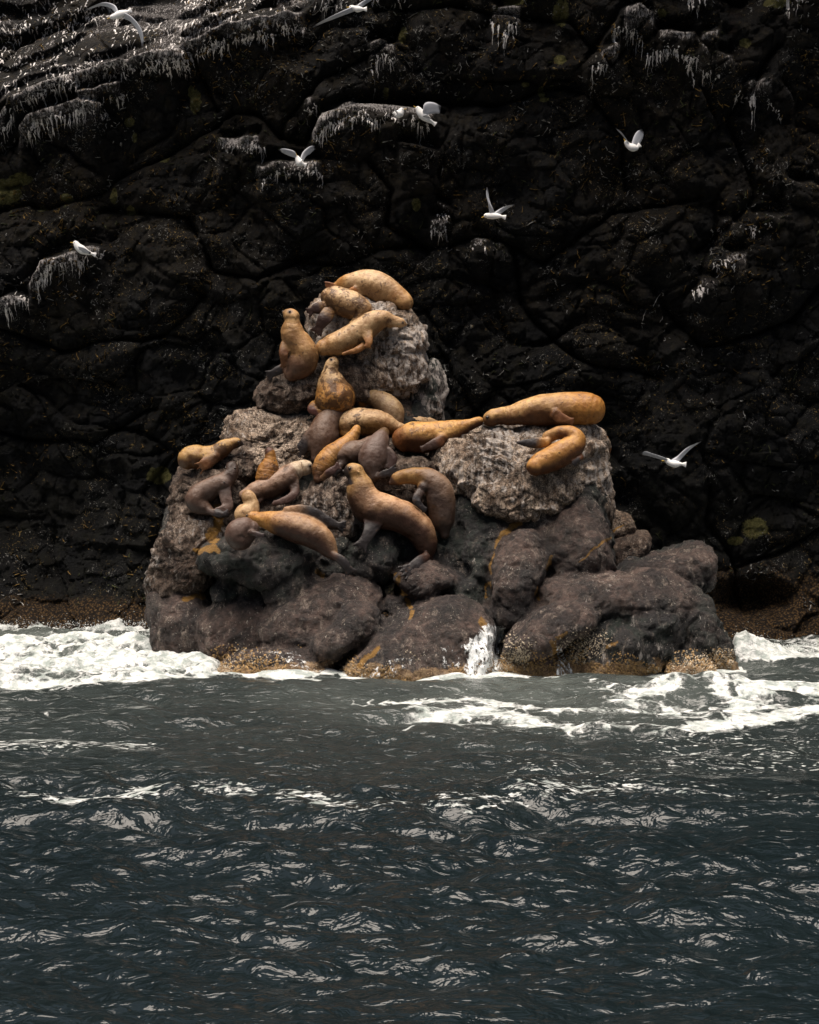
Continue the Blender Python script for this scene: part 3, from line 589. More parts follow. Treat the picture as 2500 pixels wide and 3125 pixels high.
def fused_base():
    """the brown and black lobes flow into one another: one body of rock"""
    parts, info = [], []
    for i, (pts, Y0, T, lean, kind, gu) in enumerate(LOBES):
        if kind not in 'bd': continue
        P, c = lobe_surface(pts, Y0, T, lean, kind, 60, 36, i, smooth=True)
        parts.append((P.reshape(-1, 3), grid_quads(36, 60, True))); e = P.reshape(-1, 3)
        info.append((e[:, 0].mean(), Y0, e[:, 2].mean(), np.ptp(e[:, 0]) / 2, T, np.ptp(e[:, 2]) / 2, lean, kind == 'd', gu))
    off, V, F = 0, [], []
    for v, f in parts: V.append(v); F.append(f + off); off += len(v)
    m = mesh_np('rock_base', np.concatenate(V), np.concatenate(F)); tmp = bpy.data.objects.new('tmp', m); COL.objects.link(tmp)
    md = tmp.modifiers.new('r', 'REMESH'); md.mode = 'VOXEL'; md.voxel_size = 0.036; md.use_smooth_shade = True
    ms = tmp.modifiers.new('s', 'SMOOTH'); ms.factor = 0.5; ms.iterations = 8
    bpy.context.view_layer.update(); dg = bpy.context.evaluated_depsgraph_get()
    m2 = bpy.data.meshes.new_from_object(tmp.evaluated_get(dg)); bpy.data.objects.remove(tmp); n = len(m2.vertices)
    co = np.zeros(n * 3, np.float32); m2.vertices.foreach_get('co', co); P = co.reshape(-1, 3).astype(float)
    no = np.zeros(n * 3, np.float32); m2.vertex_normals.foreach_get('vector', no); N = no.reshape(-1, 3).astype(float)
    ws = np.zeros(n); dk = np.zeros(n); g = np.zeros(n)
    for (cx, cy, cz, rx, ry, rz, ln, d, gu) in info:
        y = P[:, 1] - ln * (P[:, 2] - cz)
        f = np.sqrt(((P[:, 0] - cx) / rx) ** 2 + ((y - cy) / ry) ** 2 + ((P[:, 2] - cz) / rz) ** 2); w = np.exp(-14 * np.minimum(f, 3)); ws += w; dk += w * d; g += w * gu
    dk /= ws + 1e-30; g /= ws + 1e-30; dk = np.clip(dk + 0.5 * fbm(P * 1.6, 3, 8), 0, 1)
    wq = np.stack([fbm(P * 1.3, 2, 3), fbm(P * 1.3, 2, 4), fbm(P * 1.3, 2, 6)], -1)
    d = 0.12 * fbm(P * 1.4 + 0.6 * wq, 3, 50) + (0.07 + 0.05 * dk) * fbm(P * 3.2 + wq, 4, 60, gain=0.55) + 0.022 * fbm(P * 9.5, 3, 66)
    f1, f2, cid = cells((P + 0.25 * wq) * np.array([2.6, 2.6, 3.0]), 75); d += (0.02 + 0.06 * dk) * (cid - 0.5) * sstep(0, 0.2, f2 - f1) - 0.03 * (1 - sstep(0, 0.07, f2 - f1))
    P = P + N * d[:, None]; m2.vertices.foreach_set('co', (P - np.array([0, 1, 0])).astype(np.float32).ravel()); m2.materials.clear(); m2.materials.append(M_BASE)
    px, py = proj(P); al = np.zeros(n); w = 10 * vnoise(P * 4.0, 2)
    for line, wd in ALGAE:
        dd, _ = polydist(px + w, py + w, line); al = np.maximum(al, 0.74 * np.clip(1.4 - dd / (wd * 1.1), 0, 1))
    attr(m2, 'algae', al); attr(m2, 'dk', dk); attr(m2, 'guano', np.clip(g * (0.95 + 0.75 * vnoise(P * 1.1, 91)), 0, 1))
    attr(m2, 'shore', np.clip(1.12 - P[:, 2] / (0.40 + 0.14 * vnoise(P * 0.7, 12)), 0, 1))
    obj('rock_base', m2, None, ROCK)
    q = np.zeros(len(m2.polygons) * 4, np.int32)
    lt = np.zeros(len(m2.polygons), np.int32); m2.polygons.foreach_get('loop_total', lt)
    if (lt == 4).all(): m2.loops.foreach_get('vertex_index', q); q = q.reshape(-1, 4)
    else: q = np.array([list(f.vertices)[:4] for f in m2.polygons if len(f.vertices) >= 4])
    bvh_V.append(P); bvh_F.append(q)
    SHORE.append(P[np.abs(P[:, 2]) < 0.1][:, :2])
fused_base()
for i, (pts, Y0, T, lean, kind, gu) in enumerate(LOBES):
    if kind in 'bd': continue
    size = max(np.ptp([p[0] for p in pts]), np.ptp([p[1] for p in pts]))
    hidden = i >= len(LOBES) - 3
    nu = int(np.clip(size * 0.62, 100, 260)); nv = int(nu * 0.50)
    if hidden: nu, nv = 100, 60
    P, c = lobe_surface(pts, Y0, T, lean, kind, nu, nv, i)
    V = P.reshape(-1, 3); org = np.array([c[0], Y0, c[1]])
    m = mesh_np('boulder', V - org, grid_quads(nv, nu, True))
    px, py = proj(V)
    al = np.zeros(len(V)); w = 10 * vnoise(V * 4.0, 2)
    for line, wd in ALGAE:
        d, _ = polydist(px + w, py + w, line); al = np.maximum(al, 0.74 * np.clip(1.4 - d / (wd * 1.1), 0, 1))
    attr(m, 'algae', al)
    g = gu * (0.95 + 0.75 * vnoise(V * 1.1, 91)); attr(m, 'guano', np.clip(g, 0, 1))
    attr(m, 'shore', np.clip(1.12 - V[:, 2] / (0.42 + 0.12 * vnoise(V * 0.7, 12)), 0, 1) if kind != 'g' else np.zeros(len(V)))
    o = obj('boulder', m, MATS[kind], ROCK); o.location = org - np.array([0, 1, 0])
    PL, _ = lobe_surface(pts, Y0, T, lean, kind, 48, 28, i)
    b0 = sum(len(v) for v in bvh_V); bvh_V.append(PL.reshape(-1, 3)); bvh_F.append(grid_quads(28, 48, True) + b0)
    sel = V[np.abs(V[:, 2]) < 0.12]
    if len(sel): SHORE.append(sel[:, :2])
BV = np.concatenate(bvh_V); BF = np.concatenate(bvh_F)
BVH = BVHTree.FromPolygons(BV.tolist(), BF.tolist(), all_triangles=False)
SHORE = np.concatenate(SHORE)
bins = np.linspace(-6, 8, 141); shore_y = np.full(140, 99.0)
for k in range(140):
    s = SHORE[(SHORE[:, 0] > bins[k] - 0.05) & (SHORE[:, 0] < bins[k + 1] + 0.05)]
    if len(s): shore_y[k] = s[:, 1].min()
def shore_front(x):
    return np.interp(x, (bins[:-1] + bins[1:]) / 2, shore_y, left=99, right=99)
def hit(px, py):
    p = at(px, py, 0.0); d = Vector(p - CAM).normalized()
    h = BVH.ray_cast(Vector(CAM), d, 80)
    return None if h[0] is None else h[0]

# barnacles and mussels crusting the foot of the rock
def crust(name, mat, n, zmax, rmin, rmax, seed, xr, label=None):
    rg = np.random.default_rng(seed); Vs, Fs = [], []; cnt = 0; tries = 0
    while cnt < n and tries < n * 7:
        tries += 1
        px = rg.uniform(*xr); py = rg.uniform(1880, 2085)
        if vnoise(np.array([[px * 0.012, py * 0.02, seed]]))[0] < rg.uniform(-0.25, 0.45): continue
        h = BVH.ray_cast(Vector(CAM), Vector(at(px, py, 0.0) - CAM).normalized(), 80)
        if h[0] is None or h[0].z > zmax * (0.35 + 0.65 * rg.random() ** 1.5) * (0.8 + 0.35 * vnoise(np.array([[h[0].x * 1.5, 0, 1]]))[0]) or h[0].y > 2.5: continue
        nrm = h[1]; nrm = -nrm if nrm.y > 0 else nrm
        r = rg.uniform(rmin, rmax); a = nrm.orthogonal().normalized(); b = nrm.cross(a); k = len(Vs)
        ctr = h[0] + nrm * 0.015
        for q in range(5):
            t = q * 2 * math.pi / 5 + r * 900; rr = r * rg.uniform(0.75, 1.2); Vs.append(ctr + (a * math.cos(t) + b * math.sin(t)) * rr - nrm * 0.03)
        Vs.append(ctr + nrm * r * rg.uniform(0.7, 1.3))
        for q in range(5): Fs.append((k + q, k + (q + 1) % 5, k + 5))
        cnt += 1
    m = mesh_np(name, np.array([list(v) for v in Vs]) - np.array([0, 1, 0]), np.array(Fs), False)
    return obj(name, m, mat, ROCK, kind='stuff')
crust('barnacles', M_BARN, 2600, 0.85, 0.010, 0.024, 3, (1500, 2240))
crust('barnacles', M_BARN, 700, 0.55, 0.009, 0.020, 4, (650, 1300))
crust('ochre_barnacles', M_MUSSEL, 3000, 0.60, 0.012, 0.030, 5, (640, 2240))

#@@SEA
# ------------------------------------------------------------------ the sea
def ocean(N, L, lo, hi, peak, spread, slope, seed, ang=0.0, chop=0.9):
    rg = np.random.default_rng(seed); k = np.fft.fftfreq(N, L / N) * 2 * np.pi
    kx, ky = np.meshgrid(k, k); kk = np.hypot(kx, ky); kk[0, 0] = 1e9
    lam = 2 * np.pi / kk; th = np.arctan2(ky, kx) - ang
    A = kk ** -2.0 * np.exp(-(lam / peak) ** 4 * 0.5) * (lam > lo) * (lam < hi) * (np.abs(np.cos(th - np.pi / 2)) ** spread + 0.30)
    H = A * (rg.normal(size=(N, N)) + 1j * rg.normal(size=(N, N))); H[0, 0] = 0
    h = np.fft.ifft2(H).real; sx = np.fft.ifft2(1j * kx * H).real; sy = np.fft.ifft2(1j * ky * H).real
    s = slope / math.sqrt((sx ** 2 + sy ** 2).mean())
    dx = np.fft.ifft2(1j * kx / kk * H).real * s * chop; dy = np.fft.ifft2(1j * ky / kk * H).real * s * chop
    return h * s, dx, dy, L, N
def samp(tile, X, Y):
    h, dx, dy, L, N = tile; u = X / L * N; v = Y / L * N
    i = np.floor(u).astype(int); j = np.floor(v).astype(int); fu, fv = u - i, v - j
    out = []
    for a in (h, dx, dy):
        out.append(a[j % N, i % N] * (1 - fu) * (1 - fv) + a[j % N, (i + 1) % N] * fu * (1 - fv) + a[(j + 1) % N, i % N] * (1 - fu) * fv + a[(j + 1) % N, (i + 1) % N] * fu * fv)
    return out
def waterpx(px, py):
    D = CAM[2] * FPX / (np.asarray(py, float) - HOR); return (np.asarray(px, float) - 1250) / FPX * D, D - 40
def sea():
    xs = np.unique(np.concatenate([-np.geomspace(13, 140, 22), np.arange(-13, -8.8, 0.08), np.arange(-8.8, 8.8, 0.029), np.arange(8.8, 13, 0.08), np.geomspace(13, 140, 22)]))
    ys = [-26.5]
    while ys[-1] < 11:
        D = ys[-1] + 40; ys.append(ys[-1] + float(np.clip(D * D / (2097 * 4.2) * 0.72, 0.018, 0.12)))
    ys = np.unique(np.concatenate([np.linspace(-160, -27, 30), ys, [13, 18, 30]]))
    X, Y = np.meshgrid(xs, ys); P = np.stack([X, Y, 0 * X], -1)
    t1 = ocean(512, 31.0, 0.7, 14, 3.0, 2.0, 0.15, 1, 0.12); t2 = ocean(512, 9.1, 0.20, 2.4, 1.35, 2.0, 0.27, 2, -0.2)
    h1, a1, b1 = samp(t1, X, Y); c, s = math.cos(0.4), math.sin(0.4)
    h2, a2, b2 = samp(t2, X * c - Y * s, X * s + Y * c)
    far = sstep(9.0, 40.0, np.abs(X)); gust = 0.75 + 0.5 * vnoise(P * np.array([0.22, 0.4, 1]), 5)
    H = h1 * (1 - far) + h2 * gust * (1 - far)
    px, py = proj(np.stack([X, Y, 0 * X], -1))
    sx = np.clip(px, -400, 2900)
    front = (Y > -39)
    # churned water left of the rock: a broken wave running onto it
    wob = 18 * fbm(P * 0.8, 3, 7)
    low = np.interp(sx, [-400, 0, 300, 520, 640, 760, 2900], [2085, 2085, 2088, 2078, 2062, 2020, 1900]) + wob * 0.5
    left = sstep(low + 5, low - 8, py) * sstep(760, 640, px) * front
    tur = fbm(P * np.array([0.9, 0.9, 1]), 5, 17, gain=0.6); tur2 = fbm(P * 3.4, 4, 19, gain=0.6, ridged=True)
    H += left * (0.16 + 0.20 * tur + 0.07 * tur2) * sstep(5.5, 3.0, Y) + left * 0.22 * np.exp(-((Y - 1.3 - 0.4 * tur) / 1.1) ** 2)
    H += left * sstep(4.0, 7.0, Y) * (0.12 + 0.30 * tur + 0.06 * tur2)
    # white water behind the right end
    right = sstep(2225, 2250, px) * sstep(2040, 2025, py + wob * .4) * sstep(1895, 1950, py) * front
    rr = right * np.exp(-((Y - 1.6 - 0.25 * (X - 6.5)) / 1.0) ** 2)
    H += rr * (0.42 * sstep(8.6, 6.3, X) + 0.12 + 0.24 * tur + 0.14 * tur2) * (0.4 + 0.6 * sstep(9, 6, X))
    # long swells: one before the rock, one whose crest carries flecks
    x0, y0 = waterpx(1300, 2085)
    H += 0.13 * np.exp(-((Y + 3.6 + 0.05 * X - 0.3 * np.sin(X * 0.9)) / 0.9) ** 2) * sstep(-6.5, -4, X)
    H += 0.20 * np.exp(-((X - 4.8) / 1.3) ** 2 - ((Y + 4.3 - 0.25 * (X - 4.8)) / 0.7) ** 2)
    crest_py = np.interp(sx, [-400, 0, 350, 560, 680, 850, 1100, 1500, 1640, 2000, 2500, 2900], [2440, 2452, 2462, 2432, 2420, 2448, 2490, 2475, 2445, 2435, 2470, 2480])
    cY = 4.2 * FPX / (crest_py - HOR) - 40; e = Y - cY
    H += 0.20 * np.exp(-(e / 1.3) ** 2) * sstep(12, 9, np.abs(X)) * sstep(-20, -18, Y)
    H -= 0.10 * np.exp(-((Y + 22.5) / 1.6) ** 2)
    H += 0.15 * np.exp(-((X + 1.0) / 1.5) ** 2 - ((Y + 18.3) / 1.1) ** 2)
    # foam mask
    F = np.zeros_like(X)
    F = np.maximum(F, left * np.clip(0.62 + 0.50 * tur + 0.22 * tur2 - 0.42 * sstep(2.6, 4.5, Y) * sstep(7.6, 6.2, Y) + .1 * sstep(1985, 2010, py), 0, 1))
    F = np.maximum(F, 0.45 * sstep(1.0, 0.0, np.abs(Y - 7.3)) * (px < 560) * front)
    F = np.maximum(F, right * np.clip(0.55 + 0.4 * np.exp(-((Y - 1.2) / 1.4) ** 2) + 0.3 * tur, 0, 1))
    sf = shore_front(X); ds = sf - Y
    F = np.maximum(F, np.where(ds < 90, np.clip(1.05 - ds / (0.55 + 0.25 * tur), 0, 1), 0) * (ds > -0.6))
    def streak(pts, wid, amt, seedv):
        nonlocal F
        d, par = polydist(px, (py - 2000) * 2.2, [(a, (b - 2000) * 2.2) for a, b in pts])
        n = 0.5 + 0.5 * fbm(P * np.array([0.9, 1.6, 1]), 4, seedv)
        F = np.maximum(F, np.where(front, np.minimum(1.2 * amt * np.exp(-(d / (wid * 3.4)) ** 2) * (0.40 + 1.0 * n), 0.74), 0))
    streak([(0, 2092), (400, 2092), (620, 2070)], 9, 0.75, 21)
    streak([(1500, 2052), (1800, 2062), (1930, 2055)], 9, 0.9, 22)
    streak([(1800, 2095), (1960, 2135), (2150, 2105), (2230, 2140)], 14, 0.72, 23)
    streak([(1250, 2185), (1500, 2180), (1750, 2225), (2050, 2232), (2300, 2190), (2500, 2165)], 17, 0.72, 24)
    streak([(2040, 2110), (2200, 2100), (2330, 2130)], 15, 0.8, 25); streak([(2240, 2190), (2310, 2120), (2440, 2105), (2500, 2125)], 18, 0.85, 26)
    streak([(1080, 2140), (1400, 2140), (1700, 2170), (1850, 2165)], 10, 0.55, 27); streak([(1250, 2230), (1330, 2215), (1500, 2200)], 9, 0.6, 28)
    streak([(1900, 2150), (2150, 2190), (2400, 2160)], 30, 0.50, 29); streak([(1200, 2160), (1500, 2210), (1900, 2200)], 24, 0.44, 39); streak([(0, 2160), (150, 2160), (130, 2180), (160, 2200)], 6, 0.45, 30)
    streak([(1400, 2030), (1700, 2075)], 8, .6, 31)
    streak([(820, 2075), (870, 2105)], 8, 0.42, 32); streak([(300, 2190), (390, 2190)], 6, 0.5, 33); pass
    streak([(1370, 2060), (1470, 2064), (1590, 2060)], 13, 1.3, 36); streak([(860, 2078), (1040, 2082), (1300, 2078)], 6, .8, 37)
    # pale aerated water round the rock
    A = np.exp(-(((np.clip(px, -200, 2700) - 1650) / 900) ** 2)) * sstep(2330, 2120, py + 45 * tur) * front
    A = np.clip(A * (0.75 + 0.55 * tur), 0, 1) * 0.85; A = np.maximum(A, left * 0.8); A = np.maximum(A, right * 0.5)
    A = np.maximum(A, (0.26 * sstep(2600, 2080, py) + 0.02) * (0.8 + 0.5 * tur) * front)
    F = F * 1.0
    G = np.exp(-((e + 0.45) / 0.8) ** 2) * (1.0 + 0.30 * vnoise(P * 0.6, 71)) * np.clip(0.86 + 0.30 * vnoise(P * np.array([0.5, 0.3, 1]), 73), 0.4, 1)
    fl = lambda a, b, c2, d2, amt: amt * sstep(b + 14, b, py + wob * 0.5 + 0 * a) * sstep(a - 14, a, py + wob * 0.5) * sstep(c2 - 60, c2 + 60, px) * sstep(d2 + 60, d2 - 60, px)
    G = np.maximum(G, fl(2262, 2290, -300, 520, 0.85)); G = np.maximum(G, fl(2225, 2245, 100, 900, .6)); G = np.maximum(G, fl(2240, 2345, 1900, 2700, 0.72)); G = np.maximum(G, fl(2330, 2400, 1500, 2350, 0.68))
    G = np.maximum(G, fl(2110, 2250, 1200, 2500, .55)); G = np.where(front, G, 0)
    keep = 1 - 0.5 * np.clip(A, 0, 1)
    V = np.stack([X - (a1 + a2) * (1 - far), Y - (b1 + b2) * (1 - far), H * 1.0], -1)
    m = mesh_np('sea', V.reshape(-1, 3), grid_quads(*X.shape)); attr(m, 'foam', np.clip(F, 0, 1)); attr(m, 'aer', A); attr(m, 'fleck', np.clip(G, 0, 1))
    obj('sea', m, M_SEA, kind='structure')
    return X, Y, H
SX, SY, SH = sea()
#@@LIONS
# ------------------------------------------------------------------ sea lions
CREAM = (0.54, 0.375, 0.205); TAN = (0.43, 0.255, 0.105); GOLD = (0.41, 0.205, 0.052); ORANGE = (0.32, 0.125, 0.022)
RUST = (0.20, 0.075, 0.022); BROWN = (0.115, 0.060, 0.034); GREY = (0.135, 0.084, 0.056); MUD = (0.060, 0.035, 0.024)
FLIP = (0.024, 0.020, 0.021); BLACK = (0.022, 0.016, 0.014); BUFF = (0.32, 0.20, 0.115)
# body: (px, py, radius px[, depth offset m]) from the tail to the nose; fore/hind: flippers as lists of (px, py, half width px, depth offset m)
LIONS = [
 dict(label='pale fat sea lion sprawled asleep on its side across the very top of the rock', body=[(1026,874,14),(1052,868,27),(1090,866,38),(1130,868,45),(1170,884,46),(1205,902,41),(1230,918,30),(1248,932,15)],
      top=CREAM, low=TAN, head=TAN, tail=GOLD, dirt=.30, dy=.15, hind=[[(1035,872,9,-.1),(1015,878,12,-.1)]], fcol=ORANGE, hcol=RUST, fore=[[(1105,884,18,-.2),(1080,888,13,-.26),(1062,892,6,-.28)]], eyes=0),
 dict(label='curled pale sea lion with hind flippers spread left, just under the topmost one', body=[(1004,905,28),(1018,908,39),(1048,922,43),(1082,936,42),(1104,946,32),(1098,972,24),(1082,992,17),(1066,994,10)],
      top=CREAM, low=TAN, head=TAN, dirt=.55, dy=-.15, hind=[[(992,935,14,-.1),(965,942,15,-.2),(948,950,8,-.2)],[(1005,950,17,-.2),(990,975,19,-.3),(968,1010,10,-.3)]], hcol=(0.035,0.016,0.011), eyes=0),
 dict(label='buff sea lion lying stretched with its nose pointing right over the pale pillar rock', body=[(990,1060,26),(1012,1054,34),(1057,1037,37),(1106,1008,39),(1137,985,37),(1170,974,28),(1200,980,21),(1219,986,16),(1240,988,7)],
      top=CREAM, low=TAN, head=CREAM, tail=TAN, dirt=.35, dy=-.2, fore=[[(1120,1016,16,-.2),(1126,1040,12,-.3),(1122,1058,7,-.33)],[(1130,1040,8,-.1),(1090,1068,8,-.25),(1045,1080,4,-.25)]], fcol=(0.28,0.13,0.04), eyes=1),
 dict(label='golden sea lion sitting bolt upright on the left boulder, head raised and facing left', body=[(890,1142,24),(912,1118,44),(928,1086,46),(912,1052,42),(897,1026,39),(893,1000,33),(893,980,27),(892,966,25),(868,950,10)],
      top=TAN, low=(0.36,0.20,0.075), tail=BROWN, dirt=.35, c=[0,1], up=(0.0,0,1), fore=[[(872,1050,14,-.1),(866,1082,13,-.2),(870,1118,9,-.15)]], hind=[[(872,1118,12,.05),(850,1130,13,0),(824,1144,9,0)]], fcol=(0.13,0.055,0.02), hcol=FLIP, eyes=1, snout=.9),
 dict(label='cream sea lion with ochre-stained back sitting up, nose to the sky, above the pile', body=[(1026,1262,38),(1026,1240,56),(1022,1210,62),(1014,1178,50),(1010,1150,37),(1010,1130,28),(1013,1114,22),(1022,1099,10)],
      top=CREAM, low=TAN, tail=GOLD, tailu=.40, dirt=.75, c=[0,1], dy=-.1, up=(.6,-.6,.2), hind=[[(962,1232,13,0),(955,1250,15,-.1),(972,1262,8,-.15)]], hcol=(0.09,0.035,0.025), eyes=1),
 dict(label='small buff sea lion curled with face tucked down, right of the ochre-backed upright one', body=[(1206,1284,26),(1200,1262,36),(1183,1240,36),(1160,1222,32),(1138,1214,27),(1118,1218,25),(1106,1224,23),(1103,1244,11)],
      top=(0.36,0.25,0.13), low=(0.24,0.16,0.09), head=GOLD, dirt=.25, dy=.05, fold=(.45,.72), eyes=1),
 dict(label='grey-brown sea lion seen from behind, a black flipper hanging at its left side', body=[(968,1402,20),(978,1370,38),(986,1330,47),(996,1298,43),(1014,1274,34),(1042,1258,24),(1062,1250,17),(1080,1244,8)],
      top=GREY, low=(0.11,0.07,0.055), head=BUFF, dirt=.15, dy=-.05, fore=[[(952,1316,12,-.1),(935,1350,18,-.15),(912,1385,16,-.15),(900,1405,8,-.15)],[(996,1385,8,-.2),(978,1400,7,-.25)]], fold=(.6,.85), eyes=0),
 dict(label='cream sea lion with brown blotches lying behind the pile, rump to the left', body=[(1060,1320,26),(1066,1296,40),(1095,1288,42),(1135,1289,42),(1175,1296,36),(1205,1306,28),(1230,1312,20),(1245,1315,10)],
      top=CREAM, low=GOLD, dirt=.60, dy=.05, eyes=0),
 dict(label='pale sea lion showing only its long back behind the golden outstretched one', body=[(1205,1296,20),(1240,1290,24),(1280,1290,24),(1315,1294,20),(1340,1300,14),(1358,1304,7)],
      top=CREAM, low=TAN, dirt=.25, dy=.35, eyes=0),
 dict(label='long golden sea lion stretched out rightwards, nose touching the big sleeper on the boulder', body=[(1236,1340,41),(1248,1337,46),(1272,1335,50),(1300,1334,48),(1350,1325,41),(1395,1311,31),(1430,1297,22),(1458,1287,16),(1482,1280,8)],
      top=(0.54,0.30,0.085), low=(0.15,0.052,0.014), tail=RUST, tailu=.10, dirt=.40, dy=-.1, fore=[[(1345,1345,16,-.3),(1318,1358,14,-.4),(1285,1372,7,-.42)]], fcol=(0.05,0.026,0.018), fold=(.04,.18), eyes=0),
 dict(label='gold sea lion with wrinkled flank leaning diagonally, throat stretched up between two greys', body=[(970,1462,14),(980,1438,30),(1004,1402,37),(1040,1372,32),(1066,1348,25),(1080,1326,21),(1088,1312,16),(1094,1298,7)],
      top=GOLD, low=(0.28,0.15,0.05), tail=BROWN, tailu=.16, dirt=.48, dy=-.25, fold=(.10,.42), foldn=8, hind=[[(985,1460,9,-.2),(1010,1440,11,-.3),(1032,1424,7,-.3)]], hcol=(0.09,0.05,0.045), eyes=0),
 dict(label='dark grey sea lion lying half hidden behind the upright grey one, rump to the left', body=[(1046,1412,20),(1052,1398,34),(1080,1380,37),(1110,1366,32),(1132,1352,24),(1145,1345,12)],
      top=GREY, low=(0.10,0.07,0.06), dirt=.1, dy=-.35, hind=[[(1040,1420,8,-.1),(1030,1436,9,-.15),(1022,1448,5,-.15)]], eyes=0),
 dict(label='plump grey sea lion sitting up with its back to the viewer and brown head lowered', body=[(1137,1456,22),(1136,1430,38),(1140,1398,46),(1150,1366,41),(1160,1342,31),(1166,1326,23),(1170,1318,17),(1178,1328,8)],
      top=(0.135,0.092,0.075), low=(0.085,0.057,0.047), head=(0.10,0.055,0.02), dirt=.12, dy=-.5, fore=[[(1186,1372,10,-.1),(1196,1400,15,-.15),(1190,1430,10,-.2)]], hind=[[(1150,1456,8,-.1),(1175,1446,12,-.15),(1196,1442,12,-.15)]], fcol=(0.06,0.035,0.03), eyes=0),
 dict(label='large tan sea lion propped on its fore flippers in the middle, dark snout lifted left', body=[(1310,1702,14),(1305,1680,28),(1297,1650,38),(1277,1612,45),(1236,1582,49),(1184,1564,54),(1136,1548,56),(1108,1514,48),(1097,1480,41),(1088,1452,32),(1083,1440,29),(1059,1436,12)],
      lc=.30, top=(0.48,0.29,0.155), low=(0.085,0.038,0.022), head=(0.42,0.26,0.10), snoutcol=BLACK, dirt=.15, dy=-.35, c=[1,2,3,6], up=(.1,-.1,1), fore=[[(1140,1560,32,-.15),(1138,1600,25,-.25),(1124,1632,17,-.35),(1100,1672,14,-.4)],[(1098,1560,20,.15),(1100,1600,16,.2)]],
      hind=[[(1302,1696,12,-.2),(1275,1720,17,-.45),(1242,1746,15,-.6)]], eyes=2, snout=1.0),
 dict(label='brown sea lion bent over, dark nose pointing left, right of the big central one', body=[(1358,1630,16),(1352,1600,34),(1348,1560,42),(1345,1520,45),(1334,1486,42),(1306,1462,34),(1268,1452,27),(1240,1454,26),(1218,1460,22),(1190,1471,8)],
      top=(0.20,0.13,0.085), low=(0.07,0.042,0.032), head=(0.24,0.13,0.04), snoutcol=MUD, headu=.62, dirt=.35, dy=-.3, fore=[[(1282,1502,14,-.2),(1272,1528,12,-.3),(1300,1560,7,-.3)]], eyes=0),
 dict(label='largest amber sea lion asleep at full length on top of the right-hand boulder', body=[(1804,1250,47),(1790,1248,51),(1748,1248,52),(1690,1250,51),(1640,1254,47),(1592,1261,38),(1558,1268,31),(1526,1271,30),(1506,1274,27),(1479,1289,10)],
      top=(0.50,0.31,0.125), low=(0.16,0.062,0.015), tail=(0.36,0.165,0.035), tailu=.25, dirt=.22, dy=-.15, fold=(.64,.78), fore=[[(1690,1262,16,-.33),(1712,1276,15,-.36),(1750,1288,8,-.36)]], fcol=(0.17,0.07,0.025), eyes=1, up=(0,0,1)),
 dict(label='amber sea lion curled double, dark flipper out to the left, on the right-hand boulder', body=[(1634,1424,29),(1648,1416,34),(1672,1405,38),(1712,1386,40),(1746,1364,37),(1757,1340,31),(1740,1322,24),(1712,1320,22),(1690,1326,21),(1676,1332,20),(1653,1342,9)],
      top=(0.46,0.24,0.065), low=(0.17,0.06,0.014), head=TAN, headu=.72, dirt=.20, dy=-.25, fore=[[(1672,1350,10,-.1),(1640,1352,15,-.15),(1605,1352,11,-.15),(1577,1350,4,-.15)],[(1775,1395,9,-.1),(1748,1415,7,-.2)]], eyes=0),
 dict(label='orange sea lion mostly hidden behind the right-hand boulder, only its rump showing', body=[(1830,1400,16),(1842,1376,22),(1838,1348,23),(1825,1330,20),(1810,1325,12)], top=ORANGE, low=RUST, dirt=.1, fixY=2.55, eyes=0),
 dict(label='golden sea lion lying alone on the far left ledge with its dark muzzle raised right', body=[(572,1402,33),(582,1398,36),(600,1395,38),(620,1396,35),(655,1386,28),(686,1366,25),(706,1356,20),(718,1351,17),(742,1352,8)],
      top=(0.42,0.26,0.09), low=(0.14,0.062,0.02), snoutcol=BLACK, headcut=.80, dirt=.50, dy=-.1, fore=[[(650,1400,16,-.2),(625,1418,17,-.3),(612,1426,12,-.3)]], fcol=(0.16,0.07,0.025), eyes=1, snout=.9),
 dict(label='small brown sea lion sitting on the left ledge below the golden one, head dark', body=[(660,1568,8),(635,1556,18),(606,1538,32),(602,1518,36),(626,1500,34),(656,1484,32),(684,1468,27),(704,1448,23),(711,1434,22),(707,1427,21),(700,1440,10,-.14)],
      top=(0.130,0.082,0.058), low=(0.095,0.062,0.05), head=(0.035,0.020,0.014), headu=.70, dirt=.05, dy=-.2, fore=[[(684,1480,19,-.1),(690,1520,17,-.2),(694,1545,16,-.25),(672,1562,11,-.3)]], hind=[[(640,1560,9,-.1),(672,1570,9,-.2),(690,1568,6,-.2)]], fcol=(0.11,0.072,0.058), eyes=1, fold=(.68,.80)),
 dict(label='orange wrinkled sea lion pointing its dark nose straight up behind the white-headed one', body=[(818,1492,30),(818,1466,40),(820,1440,36),(823,1416,28),(825,1398,21),(825,1388,18),(822,1367,7)],
      top=(0.36,0.17,0.04), low=(0.28,0.12,0.03), snoutcol=(0.07,0.03,0.02), dirt=.5, dy=.05, c=[0,1], fold=(.1,.7), foldn=7, up=(.7,-.3,.2), eyes=0),
 dict(label='sea lion with mottled whitish head and wet brown body, lying and facing right', body=[(748,1512,20),(775,1504,31),(815,1490,36),(850,1472,38),(880,1452,34),(900,1438,29),(916,1430,27),(926,1428,26),(951,1425,11)],
      top=(0.27,0.175,0.12), low=(0.095,0.055,0.038), head=(0.56,0.47,0.34), headu=.58, dirt=.45, dy=-.25, fore=[[(893,1466,18,-.1),(900,1500,13,-.2),(880,1522,12,-.3),(832,1539,6,-.35)],[(800,1524,7,-.1),(770,1540,6,-.15)]], fcol=(0.10,0.06,0.05), eyes=2, fold=(.6,.78)),
